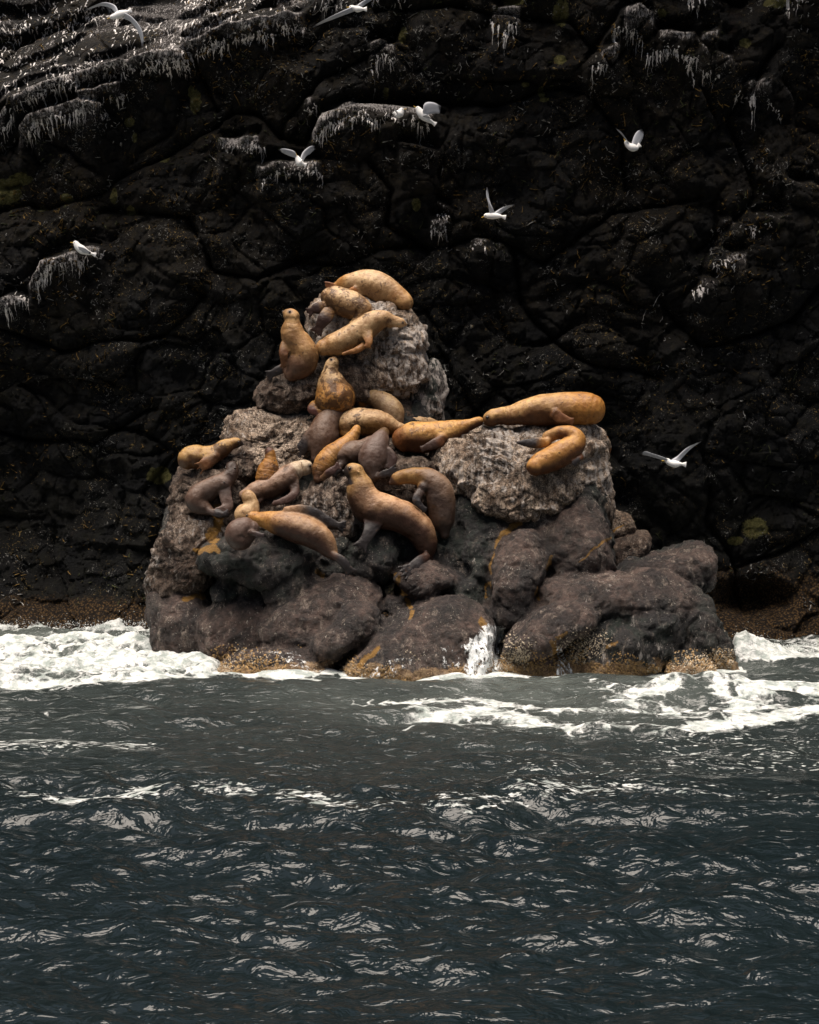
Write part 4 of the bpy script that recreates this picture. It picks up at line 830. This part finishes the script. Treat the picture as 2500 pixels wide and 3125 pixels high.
 dict(label='slim cream-yellow sea lion rearing up behind the big brown one draped on black rock', body=[(742,1600,26),(750,1580,38),(760,1560,36),(766,1543,27),(764,1530,24),(760,1520,22),(750,1502,9)],
      top=CREAM, low=GOLD, dirt=.22, dy=-.25, c=[0,1], up=(.5,-.4,.5), eyes=0),
 dict(label='big brown sea lion draped down over the black boulder, flipper laid along its back', body=[(1022,1700,12),(1008,1682,24),(985,1652,38),(945,1626,45),(902,1610,45),(860,1598,40),(820,1588,30),(790,1582,25),(770,1578,21),(745,1572,9)],
      lc=.25, top=(0.33,0.20,0.105), low=(0.085,0.040,0.026), head=GOLD, headu=.62, dirt=.22, dy=-.5, fore=[[(872,1562,14,-.05),(915,1560,18,-.05),(965,1570,17,-.05),(1010,1595,13,-.05),(1040,1605,8,-.05)]],
      hind=[[(1015,1692,10,-.05),(1045,1712,14,-.1),(1067,1745,10,-.1)],[(985,1592,10,.1),(1015,1600,16,.1),(1040,1606,10,.1)]], eyes=1),
 dict(label='small dark brown sea lion curled in a ball at the lower left of the group', body=[(768,1612,24),(750,1612,35),(730,1626,42),(728,1640,40),(742,1646,34),(760,1638,24),(772,1626,15),(780,1620,8)],
      top=(0.125,0.080,0.062), low=(0.09,0.055,0.042), dirt=.05, dy=-.5, fore=[[(770,1625,8,-.25),(790,1632,9,-.3),(805,1634,5,-.3)]], fcol=(0.06,0.045,0.045), eyes=0),
]
def catmull(A, n):
    A = np.asarray(A, float); A = np.vstack([2 * A[0] - A[1], A, 2 * A[-1] - A[-2]]); out = []
    for i in range(1, len(A) - 2):
        t = np.linspace(0, 1, n, endpoint=False)[:, None]
        out.append(0.5 * (2 * A[i] + (A[i + 1] - A[i - 1]) * t + (2 * A[i - 1] - 5 * A[i] + 4 * A[i + 1] - A[i + 2]) * t ** 2 + (3 * A[i] - A[i - 1] - 3 * A[i + 1] + A[i + 2]) * t ** 3))
    return np.vstack(out + [A[-2:-1]])
def tube(C, R1, R2, k=20, cap=True):
    """closed tube along C; R1 is the half size across the view plane, R2 along the view direction"""
    n = len(C); T = np.gradient(C, axis=0); T /= np.linalg.norm(T, axis=1, keepdims=True) + 1e-9
    yy = np.tile([0.0, 1.0, 0.0], (n, 1)); N = np.cross(T, yy); ln = np.linalg.norm(N, axis=1, keepdims=True)
    for i in range(n):
        if ln[i] < 0.25 and i > 0: N[i] = N[i - 1]
    N /= np.linalg.norm(N, axis=1, keepdims=True) + 1e-9
    for i in range(1, n):
        if (N[i] * N[i - 1]).sum() < 0: N[i] = -N[i]
    B = np.cross(T, N); th = np.linspace(0, 2 * np.pi, k, endpoint=False)
    if cap:      # rounded ends
        def capr(c, t, nn, bb, r1, r2, sgn):
            a = np.linspace(0.15, 1.0, 5) * np.pi / 2
            return [(c + t * sgn * min(r1, r2) * math.sin(x), nn, bb, r1 * math.cos(x) + 1e-4, r2 * math.cos(x) + 1e-4) for x in a]
        head = capr(C[0], T[0], N[0], B[0], R1[0], R2[0], -1)[::-1]; tail = capr(C[-1], T[-1], N[-1], B[-1], R1[-1], R2[-1], 1)
        rings = head + [(C[i], N[i], B[i], R1[i], R2[i]) for i in range(n)] + tail
    else: rings = [(C[i], N[i], B[i], R1[i], R2[i]) for i in range(n)]
    V = np.array([[c + nn * r1 * math.cos(a) + bb * r2 * math.sin(a) for a in th] for c, nn, bb, r1, r2 in rings])
    m = len(rings); Q = grid_quads(m, k, True).tolist(); V = V.reshape(-1, 3).tolist()
    Q.append(list(range(k))[::-1]); Q.append([(m - 1) * k + j for j in range(k)])
    return V, Q
def ball(c, ax, k=14):
    """ellipsoid with axis matrix ax (rows are the scaled axes)"""
    ph = np.linspace(0.02, np.pi - 0.02, k); th = np.linspace(0, 2 * np.pi, k + 4, endpoint=False)
    D = np.stack([np.outer(np.cos(ph), np.ones_like(th)), np.outer(np.sin(ph), np.cos(th)), np.outer(np.sin(ph), np.sin(th))], -1)
    V = (D @ np.asarray(ax) + c).reshape(-1, 3); n = k + 4; Q = grid_quads(k, n, True).tolist()
    Q.append(list(range(n))[::-1]); Q.append([(k - 1) * n + j for j in range(n)])
    return V.tolist(), Q
def join(parts):
    V, F = [], []
    for v, f in parts:
        b = len(V); V += v; F += [[i + b for i in q] for q in f]
    return V, F
eye_me = None
def ball_mesh(name, mat):
    V, F = ball(np.zeros(3), np.eye(3), 9); m = bpy.data.meshes.new(name); m.from_pydata(V, [], F); m.polygons.foreach_set('use_smooth', [True] * len(F)); m.materials.append(mat); return m
EYE, NOSE = ball_mesh('eye', M_EYE), ball_mesh('nose', M_NOSE)
VOX = 0.0185
def sea_lion(L, idx):
    b = np.array([p[:3] for p in L['body']], float); off = np.array([p[3] if len(p) > 3 else 0 for p in L['body']])
    n = len(b); mpp = 41.5 / FPX
    if 'fixY' in L: Yb = np.full(n, L['fixY'])
    else:
        ys, us = [], []
        for i in (L.get('c') or range(n - 1)):
            h = hit(b[i, 0], b[i, 1] + 0.92 * b[i, 2])
            if h is not None: ys.append(h.y - 0.1 * b[i, 2] * mpp); us.append(i / n)
        ys, us = np.array(ys), np.array(us)
        if len(ys) >= 3 and 'c' not in L:
            med = np.median(ys); ok = np.abs(ys - med) < 0.7; sl = np.polyfit(us[ok], ys[ok], 1)
            lim = 0.55; sl[0] = np.clip(sl[0], -lim, lim); c0 = np.mean(ys[ok] - sl[0] * us[ok]); Yb = c0 + sl[0] * np.arange(n) / n
        else: Yb = np.full(n, ys.mean() if len(ys) else 2.0)
        Yb = Yb + L.get('dy', 0)
    Yb = Yb + off; L['Y'] = float(Yb.mean())
    C = at(b[:, 0], b[:, 1], Yb); R = b[:, 2] * (Yb + 40) / FPX
    if False:
        dR = 0.84 * R[1] - R[0]; d01 = C[1] - C[0]; l01 = np.linalg.norm(d01); C[0] += d01 / l01 * min(dR, 0.7 * l01); R[0] += dR
    if n > 5: R[-2] *= 0.96; R[-3] *= 0.89; C[-1] = C[-2] + (C[-1] - C[-2]) * 1.14
    head, nose = C[-2].copy(), C[-1].copy(); rh = R[-2]
    hasface = n > 5
    Cc = catmull(C[:-1] if hasface else C, 9); Rc = np.maximum(catmull(np.stack([R[:-1] if hasface else R] * 3, 1), 9)[:, 0], 0.02)
    u = np.linspace(0, 1, len(Cc))
    if 'fold' in L:
        a, c2 = L['fold']; fn = L.get('foldn', 4); w = sstep(a - .03, a + .03, u) * sstep(c2 + .03, c2 - .03, u)
        # finer rings where the skin folds
        uu = np.linspace(0, 1, 150); Cc = np.stack([np.interp(uu, u, Cc[:, k]) for k in range(3)], 1); Rc = np.interp(uu, u, Rc); w = np.interp(uu, u, w); u = uu
        ker = np.ones(7) / 7
        for k in range(3): Cc[3:-3, k] = np.convolve(Cc[:, k], ker, 'same')[3:-3]
        Rc = Rc * (1 - 0.032 * w * (0.5 + 0.5 * np.sin((u - a) / (c2 - a) * fn * 2 * np.pi)))
    parts = [tube(Cc, Rc, Rc * 0.94, 26)]
    f = nose - head; fl = np.linalg.norm(f); f /= fl
    up = np.array(L.get('up', (0, -0.25, 1.0)), float); side = np.cross(f, up); side /= np.linalg.norm(side); up = np.cross(side, f)
    if hasface:
        sn = L.get('snout', 0.95)
        parts.append(ball(head + f * rh * 0.15, np.array([f * rh * 1.12, side * rh * 0.92, up * rh * 0.98])))
        M = np.stack([head + f * rh * t + up * rh * uo for t, uo in ((0.3, -0.10), (0.9, -0.16), (1.3, -0.14))]); end = max(fl - rh * 0.42, rh * 0.9)
        M[2] = head + f * end - up * rh * 0.14; M[1] = (M[0] + M[2]) / 2
        mm = catmull(M, 5); rr = np.linspace(0.72, 0.44, len(mm)) * rh * sn
        parts.append(tube(mm, rr * 0.92, rr, 16))
        for s_ in (-1, 1):     # whisker pads and ears
            parts.append(ball(M[2] + side * s_ * rh * 0.17 + f * rh * .04, np.array([f * rh * 0.36, side * rh * 0.27, up * rh * 0.30])))
            e0 = head - f * rh * 0.42 + side * s_ * rh * 0.86 + up * rh * 0.12
            parts.append(ball(e0, np.array([(-f * .8 - up * .4) * rh * 0.30, side * rh * 0.16, up * rh * 0.11]), 8))
    # flippers
    fl_paths = []
    def depth_at(px, py):
        d = np.hypot(b[:, 0] - px, b[:, 1] - py); return Yb[d.argmin()]
    for kind in ('fore', 'hind'):
        for path in L.get(kind, []):
            q = np.array(path, float); y0 = depth_at(q[0, 0], q[0, 1]); P = at(q[:, 0], q[:, 1], y0 + q[:, 3]); r = 1.15 * q[:, 2] * (y0 + 40) / FPX
            cc = catmull(P, 8); rc = np.maximum(catmull(np.stack([r] * 3, 1), 8)[:, 0], 0.018)
            th = np.linspace(min(0.060, r[0] * .8), 0.018, len(cc)); parts.append(tube(cc, rc, th, 16))
            if kind == 'fore': parts.append(ball(cc[0] * 0.6 + C[np.hypot(b[:, 0] - q[0, 0], b[:, 1] - q[0, 1]).argmin()] * 0.4, np.eye(3) * max(r[0] * 1.15, 0.07)))
            fl_paths.append((kind, cc, rc))
            tdir = cc[-1] - cc[-4]; tdir /= np.linalg.norm(tdir); nn = np.cross(tdir, [0, 1, 0]); nn /= np.linalg.norm(nn)
            if r[-1] > 0.030:       # webbed digits fanning out at the tip
                nd = 5 if kind == 'hind' else 3
                for k in range(nd):
                    s_ = (k - (nd - 1) / 2) / ((nd - 1) / 2); a0 = cc[-3] + nn * s_ * r[-1] * 0.75
                    ln = r[-1] * (1.9 if kind == 'hind' else 1.2) * (1 - 0.18 * abs(s_)); a1 = a0 + (tdir + nn * s_ * 0.55) * ln
                    parts.append(tube(np.linspace(a0, a1, 6), np.linspace(.40, .24, 6) * r[-1], np.linspace(0.024, 0.017, 6), 10))
                    fl_paths.append((kind, np.linspace(a0, a1, 6), np.full(6, r[-1] * .4)))
    V, F = join(parts); me = bpy.data.meshes.new('body'); me.from_pydata(V, [], F)
    tmp = bpy.data.objects.new('tmp', me); COL.objects.link(tmp)
    md = tmp.modifiers.new('r', 'REMESH'); md.mode = 'VOXEL'; md.voxel_size = VOX; md.use_smooth_shade = True
    ms = tmp.modifiers.new('s', 'SMOOTH'); ms.factor = 0.5; ms.iterations = 3
    bpy.context.view_layer.update(); dg = bpy.context.evaluated_depsgraph_get()
    m2 = bpy.data.meshes.new_from_object(tmp.evaluated_get(dg)); bpy.data.objects.remove(tmp); m2.name = 'body'
    nv = len(m2.vertices); co = np.zeros(nv * 3, np.float32); m2.vertices.foreach_get('co', co); co = co.reshape(-1, 3).astype(float)
    # muscle and fat: gentle lumps
    no = np.zeros(nv * 3, np.float32); m2.vertex_normals.foreach_get('vector', no) if hasattr(m2, 'vertex_normals') else None
    no = no.reshape(-1, 3).astype(float)
    co += no * (0.012 * vnoise(co * 5.0, idx) + 0.004 * vnoise(co * 16.0, idx + 9))[:, None]
    if hasface:
        full = np.vstack([Cc, mm[-1:]]); rf = np.append(Rc, rr[-1])
    else: full, rf = Cc, Rc
    uf = np.append(u * 0.93, 1.0) if hasface else u
    D = np.linalg.norm(co[:, None, :] - full[None], axis=2); rel = (D / rf[None]); j = rel.argmin(1); bd = rel[np.arange(nv), j]; un = uf[j]
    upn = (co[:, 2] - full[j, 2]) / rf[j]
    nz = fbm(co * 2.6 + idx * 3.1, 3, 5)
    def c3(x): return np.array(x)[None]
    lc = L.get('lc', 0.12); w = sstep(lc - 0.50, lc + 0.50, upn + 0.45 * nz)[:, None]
    col = c3(L['low']) * 0.60 * (1 - w) + c3(L['top']) * w  # undersides darker: wetter belly fur, with belly shade painted into the colour
    if 'tail' in L:
        tu = L.get('tailu', .2); w = sstep(tu + .10, tu - .08, un + 0.06 * nz)[:, None]; col = col * (1 - w) + c3(L['tail']) * w
    if 'head' in L:
        hu = L.get('headu', .72); w = sstep(hu - .06, hu + .08, un + 0.08 * nz)[:, None]; col = col * (1 - w) + c3(L['head']) * w
    if 'snoutcol' in L:
        fw = ((co - head) @ f) / rh - 0.5 * ((co - head) @ up) / rh; near = (np.linalg.norm(co - head, axis=1) < rh * 1.75)
        w = (sstep(0.25, 0.75, fw + 0.25 * nz) * near)[:, None]; col = col * (1 - w) + c3(L['snoutcol']) * w
    elif hasface:
        dn = np.linalg.norm(co - nose, axis=1) / rh; w = (0.7 * sstep(0.95, 0.5, dn + .2 * nz))[:, None]; col = col * (1 - w) + c3(L['low']) * 0.45 * w
    if L['eyes'] and hasface:
        for s_ in (-1, 1):
            ep = head + f * rh * 0.62 + side * s_ * rh * 0.78 + up * rh * 0.34
            w = (0.75 * sstep(0.50, 0.22, np.linalg.norm(co - ep, axis=1) / rh))[:, None]; col = col * (1 - w) + c3(MUD) * w
    fm = np.zeros(nv); kindm = np.zeros(nv)
    for kind, cc, rc in fl_paths:
        d = np.linalg.norm(co[:, None, :] - cc[None], axis=2) / (rc[None] * 1.25 + 0.012); dm = d.min(1)
        tpar = d.argmin(1) / (len(cc) - 1); on = sstep(1.12, 0.9, dm) * sstep(1.0, 1.15, bd) * sstep(0.10, 0.42, tpar + 0.5 * (len(cc) < 8)) ; fm = np.maximum(fm, on); kindm = np.where(on > .3, kind == 'hind', kindm)
    fc = np.where(kindm[:, None] > .5, c3(L.get('hcol', FLIP)), c3(L.get('fcol', FLIP)))
    col = col * (1 - fm[:, None]) + fc * fm[:, None]
    dirt = L['dirt'] * 1.3 * (0.75 + 0.6 * fbm(co * 1.7 + idx, 3, 33)) * (0.95 - 0.35 * sstep(0.7, 0.9, un)) * (1 - 0.8 * fm)
    org = np.array([C[:, 0].mean(), Yb.mean(), (C[:, 2] - R).min()])
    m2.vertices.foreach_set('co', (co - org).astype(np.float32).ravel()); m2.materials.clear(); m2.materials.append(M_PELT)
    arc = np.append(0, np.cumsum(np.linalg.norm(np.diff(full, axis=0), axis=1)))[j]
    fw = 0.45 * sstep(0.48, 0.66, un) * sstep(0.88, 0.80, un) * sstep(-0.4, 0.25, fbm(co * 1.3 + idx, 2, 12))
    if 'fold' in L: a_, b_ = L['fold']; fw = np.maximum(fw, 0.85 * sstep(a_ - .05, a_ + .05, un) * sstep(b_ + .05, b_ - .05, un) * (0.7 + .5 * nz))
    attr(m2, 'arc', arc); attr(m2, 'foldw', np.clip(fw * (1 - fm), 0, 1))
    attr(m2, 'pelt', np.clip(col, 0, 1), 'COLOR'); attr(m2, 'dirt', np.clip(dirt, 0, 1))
    root = empty('sea_lion', org, label=L['label'], category='sea lion', group='sea lions hauled out on the rock')
    obj('body', m2, None, root)
    def snap(P): return co[np.linalg.norm(co - P, axis=1).argmin()] - org
    if L['eyes'] and hasface:
        for s_ in (-1, 1):
            p = head + f * rh * 0.62 + side * s_ * rh * 0.78 + up * rh * 0.34
            e = obj('eye', EYE, None, root); e.location = snap(p) ; e.scale = (rh * 0.165,) * 3
        t_ = obj('nose', NOSE, None, root); t_.location = snap(nose + f * .3) - f * 0.004; t_.scale = (rh * .18, rh * .18, rh * .14)
    return root
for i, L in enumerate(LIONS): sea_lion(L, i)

#@@GULLS
# ------------------------------------------------------------------ gulls
GW, GG, GT = (0.78, 0.77, 0.75), (0.42, 0.43, 0.46), (0.09, 0.09, 0.10)
def cliff_depth(px, py):
    y = 7.0
    for _ in range(6):
        p = at(px, py, y); y = 0.5 * y + 0.5 * float(cliff_y(p[0], p[2]))
    return y
GULLS = [  # body line tail -> head with half widths; wings: rows of (lead px, lead py, trail px, trail py, depth offset)
 dict(label='gull gliding at the top left corner with long wings bent downwards', Y=4.0, body=[(394,34,3),(384,38,8),(366,44,12),(350,50,9),(342,52,7),(334,55,3)],
      wings=[[(366,34,372,54,0),(400,50,398,66,-.1),(428,82,416,88,-.15),(438,112,428,114,-.15),(438,142,433,143,-.1)],[(362,36,356,48,0),(350,16,342,28,.15),(318,8,312,18,.25),(286,18,284,25,.3),(254,34,256,37,.35)]]),
 dict(label='gull crossing the top edge of the cliff, wing slanting down to the left', Y=4.6, body=[(1112,28,2),(1104,28,6),(1092,28,10),(1080,24,7),(1072,22,6),(1064,22,2)],
      wings=[[(1084,18,1090,32,0),(1050,32,1056,44,-.1),(1012,50,1014,60,-.15),(980,66,982,72,-.1),(955,82,958,84,0)],[(1088,18,1100,26,.0),(1112,2,1120,10,.1),(1150,-14,1150,-8,.2)]]),
 dict(label='gull at the very top of the picture, only a wing tip dipping into view', Y=5, body=[(1545,-40,3),(1552,-36,8),(1566,-34,11),(1580,-36,8),(1590,-38,3)], wings=[[(1560,-44,1572,-26,0),(1580,-26,1584,-12,0),(1606,7,1602,4,0)],[(1560,-44,1570,-34,0),(1540,-70,1548,-62,.1),(1500,-84,1502,-80,.2)]]),
 dict(label='gull flapping up off the small ledge, seen from behind with both wings raised', Y=6.2, body=[(928,502,3),(922,500,8),(916,497,12),(911,490,10),(908,482,7),(906,476,3)],
      wings=[[(910,488,914,500,0),(900,464,904,484,-.05),(880,456,884,476,-.1),(862,454,866,468,-.1),(850,458,856,462,-.1)],[(916,486,924,496,0),(924,466,934,478,.1),(938,452,946,470,.15),(950,446,956,460,.15),(960,446,962,456,.15)]]),
 dict(label='gull landing on the long whitened ledge with one wing held high', cl=.25, body=[(1324,376,3),(1312,368,8),(1296,356,13),(1284,344,12),(1276,332,8),(1270,328,4)],
      wings=[[(1290,342,1298,354,-.1),(1294,320,1306,350,-.12),(1306,312,1324,346,-.1),(1326,314,1340,346,-.08),(1346,324,1344,340,-.05)],[(1290,354,1298,362,-.1),(1302,352,1312,362,-.12),(1318,362,1322,368,-.1)]], feet=[(1290,368),(1298,370)]),
 dict(label='gull perched on the long whitened ledge, left of the landing one', cl=.2, body=[(1208,346,4),(1214,350,10),(1220,346,13),(1224,340,10),(1226,336,8),(1233,334,3)], wings=[[(1214,342,1214,356,-.1),(1206,336,1210,346,-.12),(1202,330,1204,336,-.1)]], feet=[(1217,358),(1222,358)]),
 dict(label='gull flying in front of the upper right cliff with wings raised in a V', Y=4.6, body=[(1948,446,3),(1942,450,9),(1930,450,12),(1918,444,9),(1912,436,7),(1908,430,3)],
      wings=[[(1918,436,1926,450,-.05),(1906,416,1914,432,-.1),(1892,400,1898,412,-.12),(1879,391,1882,396,-.12)],[(1926,444,1940,450,.1),(1934,418,1952,440,.15),(1944,402,1962,420,.18),(1956,396,1965,404,.18)]]),
 dict(label='gull flying above the rock in the middle, one wing upright and one out right', Y=3.6, body=[(1536,662,2),(1526,660,6),(1508,659,10),(1492,659,9),(1484,658,7),(1477,661,3)],
      wings=[[(1494,652,1514,654,0),(1490,622,1506,640,-.1),(1484,594,1494,610,-.12),(1486,572,1490,580,-.12)],[(1508,650,1522,658,0),(1526,638,1534,648,.12),(1550,628,1554,634,.18),(1570,624,1570,627,.2)]]),
 dict(label='gull standing on a whitened boulder by the left edge, facing left', cl=.25, body=[(286,776,3),(270,771,7),(252,763,13),(238,752,11),(231,742,8),(224,741,3)], wings=[[(238,752,244,766,-.12),(256,756,258,772,-.13),(278,770,276,776,-.1)]], feet=[(246,776),(252,777)]),
 dict(label='gull skimming past low on the right with a long wing sweeping up', Y=1.5, body=[(2086,1417,2),(2076,1416,6),(2060,1416,11),(2044,1412,9),(2036,1406,8),(2030,1406,3)],
      wings=[[(2048,1404,2070,1412,0),(2068,1392,2080,1400,.1),(2092,1370,2100,1378,.15),(2118,1356,2120,1361,.2),(2140,1347,2139,1349,.2)],[(2044,1404,2052,1410,0),(2020,1394,2022,1404,-.1),(1990,1384,1988,1394,-.15),(1970,1378,1964,1388,-.15),(1956,1384,1960,1388,-.12)]]),
]
BEAK_ME = None
def gull(G, idx):
    b = np.array(G['body'], float)
    Y = G['Y'] if 'Y' in G else cliff_depth(b[2, 0], b[2, 1] + b[2, 2]) - G['cl']
    C = at(b[:, 0], b[:, 1], Y); R = b[:, 2] * (Y + 40) / FPX; mpp = (Y + 40) / FPX
    cc = catmull(C, 6); rc = np.maximum(catmull(np.stack([R] * 3, 1), 6)[:, 0], .008)
    nb = int(len(cc) * 0.86); parts = [tube(cc[:nb], rc[:nb], rc[:nb] * 0.9, 14)]; cols = [GW] * len(parts[0][0])
    t0 = cc[0] - cc[2]; t0 /= np.linalg.norm(t0); nn = np.cross(t0, [0, 1, 0])
    tl = np.linspace(cc[2], cc[0] + t0 * 0.05, 5); p = tube(tl, np.linspace(0.03, 0.055, 5), np.linspace(0.02, 0.008, 5), 10); parts.append(p); cols += [GW] * len(p[0])
    for wg in G['wings']:
        w = np.array(wg, float); le = catmull(at(w[:, 0], w[:, 1], Y + w[:, 4]), 6); te = catmull(at(w[:, 2], w[:, 3], Y + w[:, 4] + .06), 6); n = len(le)
        V, Q = [], []; s5 = np.linspace(0, 1, 6)
        for i in range(n):
            u = i / (n - 1); th = 0.020 * (1 - u) + 0.005
            for s in s5:          # thin aerofoil section, feathered trailing edge
                e = (0.012 * (i % 2) if u > .35 else 0.0) * (s == 1)
                c = le[i] * (1 - s) + te[i] * s; c = c + (te[i] - le[i]) * e * 3; V.append(c + np.array([0, -1, .5]) * (th * math.sin(math.pi * min(1, s * 1.2 + .12)) + .003))
            for s in s5[::-1]: V.append(le[i] * (1 - s) + te[i] * s + np.array([0, 1, -.5]) * 0.003)
            cols += [tuple(np.array(GG) * (1 - sstep(.84, .93, u)) + np.array(GT) * sstep(.84, .93, u))] * 12
        Q = grid_quads(n, 12, True).tolist(); Q.append(list(range(12))[::-1]); Q.append([(n - 1) * 12 + k for k in range(12)])
        parts.append(([list(v) for v in V], Q))
    V, F = join(parts); org = C.mean(0); m = bpy.data.meshes.new('body'); m.from_pydata((np.array(V) - org).tolist(), [], F)
    m.polygons.foreach_set('use_smooth', [True] * len(F)); m.materials.append(M_WHITE); attr(m, 'pelt', np.array(cols), 'COLOR')
    root = empty('gull', org, label=G['label'], category='gull', group='gulls about the cliff'); obj('body', m, None, root)
    hd = C[-2] ; f = C[-1] - C[-2]; f /= np.linalg.norm(f); rh = R[-2]
    bt = np.linspace(hd + f * rh * .7, hd + f * (rh + 0.055), 5); v, q = tube(bt, np.linspace(0.014, 0.006, 5), np.linspace(0.012, 0.005, 5), 8)
    mb = bpy.data.meshes.new('beak'); mb.from_pydata((np.array(v) - org).tolist(), [], q); obj('beak', mb, M_BEAK, root)
    for s_ in (-1, 1):
        e = obj('eye', EYE, None, root); e.location = hd - org + f * rh * .35 + np.array([0, s_ * rh * .82, rh * .25]); e.scale = (0.007,) * 3
    for (fx, fy) in G.get('feet', []):
        p0, p1 = at(fx, fy - 16, Y), at(fx, fy + 3, Y); v, q = tube(np.linspace(p0, p1, 4), np.full(4, .006), np.full(4, .006), 6)
        v2, q2 = tube(np.linspace(p1, p1 + np.array([0, -.05, 0.0]), 3), np.array([.01, .02, .025]), np.array([.006, .005, .004]), 6); vv, qq = join([(v, q), (v2, q2)])
        ml = bpy.data.meshes.new('leg'); ml.from_pydata((np.array(vv) - org).tolist(), [], qq); obj('leg', ml, M_FOOT, root)
for i, G in enumerate(GULLS): gull(G, i)

#@@SPRAY
# ------------------------------------------------------------------ white water running off the rock and spray
def drape(px, py, lift):
    h = hit(px, py)
    if h is None: return None
    d = np.array(h) - CAM; return np.array(h) - d / np.linalg.norm(d) * lift
def froth_material():
    t = NT('running_white_water'); u = t.attr('across'); e = t.attr('edge')
    n = t.noise(t.warp(t.pos(1, 1, 0.16), 5, .06), 17, 5, 0.7); n2 = t.noise(t.pos(), 9, 4, 0.7)
    a = t.ramp(t.math('ADD', t.math('ADD', t.math('MULTIPLY', n, 0.65), t.math('MULTIPLY', n2, 0.35)), t.ramp(e, 0, 1, -0.30, 0.10, False)), 0.46, 0.58)
    t.put(a, t.b.inputs['Alpha'])
    return t.out(t.mix(t.ramp(n2, .3, .6), (0.50, 0.54, 0.53), (0.88, 0.89, 0.88)), 0.4, t.bump(n, .8, .05), 0.5)
M_FROTH = froth_material()
def cascade(name, left, right, label, amt=1.0, nu=40, nv=70):
    """a thin skin of white water lying on the rock between two lines, each from top to bottom"""
    left, right = np.array(left, float), np.array(right, float); tv = np.linspace(0, 1, nv)
    lx = np.interp(tv, np.linspace(0, 1, len(left)), left[:, 0]); ly = np.interp(tv, np.linspace(0, 1, len(left)), left[:, 1])
    rx = np.interp(tv, np.linspace(0, 1, len(right)), right[:, 0]); ry = np.interp(tv, np.linspace(0, 1, len(right)), right[:, 1])
    V = np.full((nv, nu, 3), np.nan); E = np.zeros((nv, nu))
    for i in range(nv):
        for j in range(nu):
            a = j / (nu - 1); q = drape(lx[i] * (1 - a) + rx[i] * a, ly[i] * (1 - a) + ry[i] * a, 0.0)
            if q is not None: V[i, j] = q
            E[i, j] = amt * min(1, 4 * a, 4 * (1 - a)) * min(1, 6 * tv[i] + .2)
    for j in range(nu):      # water does not follow every dent: smooth the fall down each column
        c = V[:, j, 1]; ok = ~np.isnan(c)
        if ok.sum() < 5: V[:, j] = np.nan; continue
        V[~ok, j, 1] = np.interp(tv[~ok], tv[ok], c[ok])
        V[:, j, 0] = np.interp(tv, tv[ok], V[ok, j, 0]); V[:, j, 2] = np.interp(tv, tv[ok], V[ok, j, 2])
    Y = V[:, :, 1].copy(); k = 4
    pad = np.pad(Y, ((k, k), (k, k)), 'edge'); sm = sum(pad[k + a:k + a + nv, k + b:k + b + nu] for a in range(-k, k + 1) for b in range(-k, k + 1)) / (2 * k + 1) ** 2
    Y2 = np.minimum(sm, Y) - 0.035; sc = (Y2 + 40) / (Y + 40)
    V = CAM + (V - CAM) * sc[..., None]
    V[..., 1] += 0.03 * vnoise(V * np.array([9, 9, 2.0]), 8)
    m = mesh_np(name, V.reshape(-1, 3), grid_quads(nv, nu)); attr(m, 'edge', E); attr(m, 'across', E * 0)
    obj(name, m, M_FROTH, kind='stuff', label=label, category='water')
cascade('waterfall', [(1465,1890),(1440,1930),(1388,1965),(1395,2005),(1380,2068)], [(1565,1898),(1560,1940),(1548,1980),(1550,2020),(1590,2068)], 'white water pouring down a cleft in the middle of the rock into the sea', 0.92)
cascade('water_runnel', [(1690,1965),(1692,2000),(1680,2060)], [(1712,1965),(1735,2010),(1785,2060)], 'thin fan of white water running off the rock right of the main fall', .72)
cascade('water_runnel', [(760,1985),(830,2005),(890,2066)], [(930,1980),(960,2010),(1030,2066)], 'thin white runnels draining over the low tan shelf at the rock foot, left of centre', .62)
cascade('water_runnel', [(1180,2010),(1100,2040),(1040,2068)], [(1300,1990),(1290,2030),(1250,2068)], 'thin white runnels draining down the left side of the rounded dome at the foot', .62)
cascade('water_runnel', [(1320,1960),(1325,2010),(1320,2066)], [(1425,1960),(1430,2010),(1435,2066)], 'thin white runnels draining down the right side of the rounded dome at the foot', .60)
def spray(name, boxes, label, seed):
    rgn = np.random.default_rng(seed); Vs, Fs = [], []
    O = np.array([[1, 0, 0], [-1, 0, 0], [0, 1, 0], [0, -1, 0], [0, 0, 1], [0, 0, -1]], float); T = [[0, 2, 4], [2, 1, 4], [1, 3, 4], [3, 0, 4], [2, 0, 5], [1, 2, 5], [3, 1, 5], [0, 3, 5]]
    for (x0, x1, Y0, Y1, z0, zh, n) in boxes:
        for _ in range(n):
            x = rgn.uniform(x0, x1); y = rgn.uniform(Y0, Y1); env = 0.35 + 0.65 * max(0, vnoise(np.array([[x * 1.6, y, seed]]))[0] + .3)
            z = z0 + rgn.exponential(zh * env); r = rgn.uniform(.003, .009) * (1.5 if z < z0 + .08 else 1)
            k = len(Vs) * 6; Vs.append(O * r * rgn.uniform(.7, 1.3, 3) + np.array([x, y, z])); Fs += [[a + k, b_ + k, c_ + k] for a, b_, c_ in T]
    m = mesh_np(name, np.concatenate(Vs), np.array(Fs), True); obj(name, m, M_SPRAY, kind='stuff', label=label, category='spray')
spray('sea_spray', [(-9.5, -5.4, 5.8, 7.6, .22, .10, 700), (-6.1, -5.0, 2.8, 4.5, .25, .25, 350)], 'white droplets thrown up by the broken wave left of the rock', 3)
spray('sea_spray', [(6.3, 8.6, .6, 2.6, .22, .09, 450), (6.3, 7.2, 1.0, 2.2, .3, .18, 250)], 'white droplets over the breaking wave at the right end of the rock', 5)
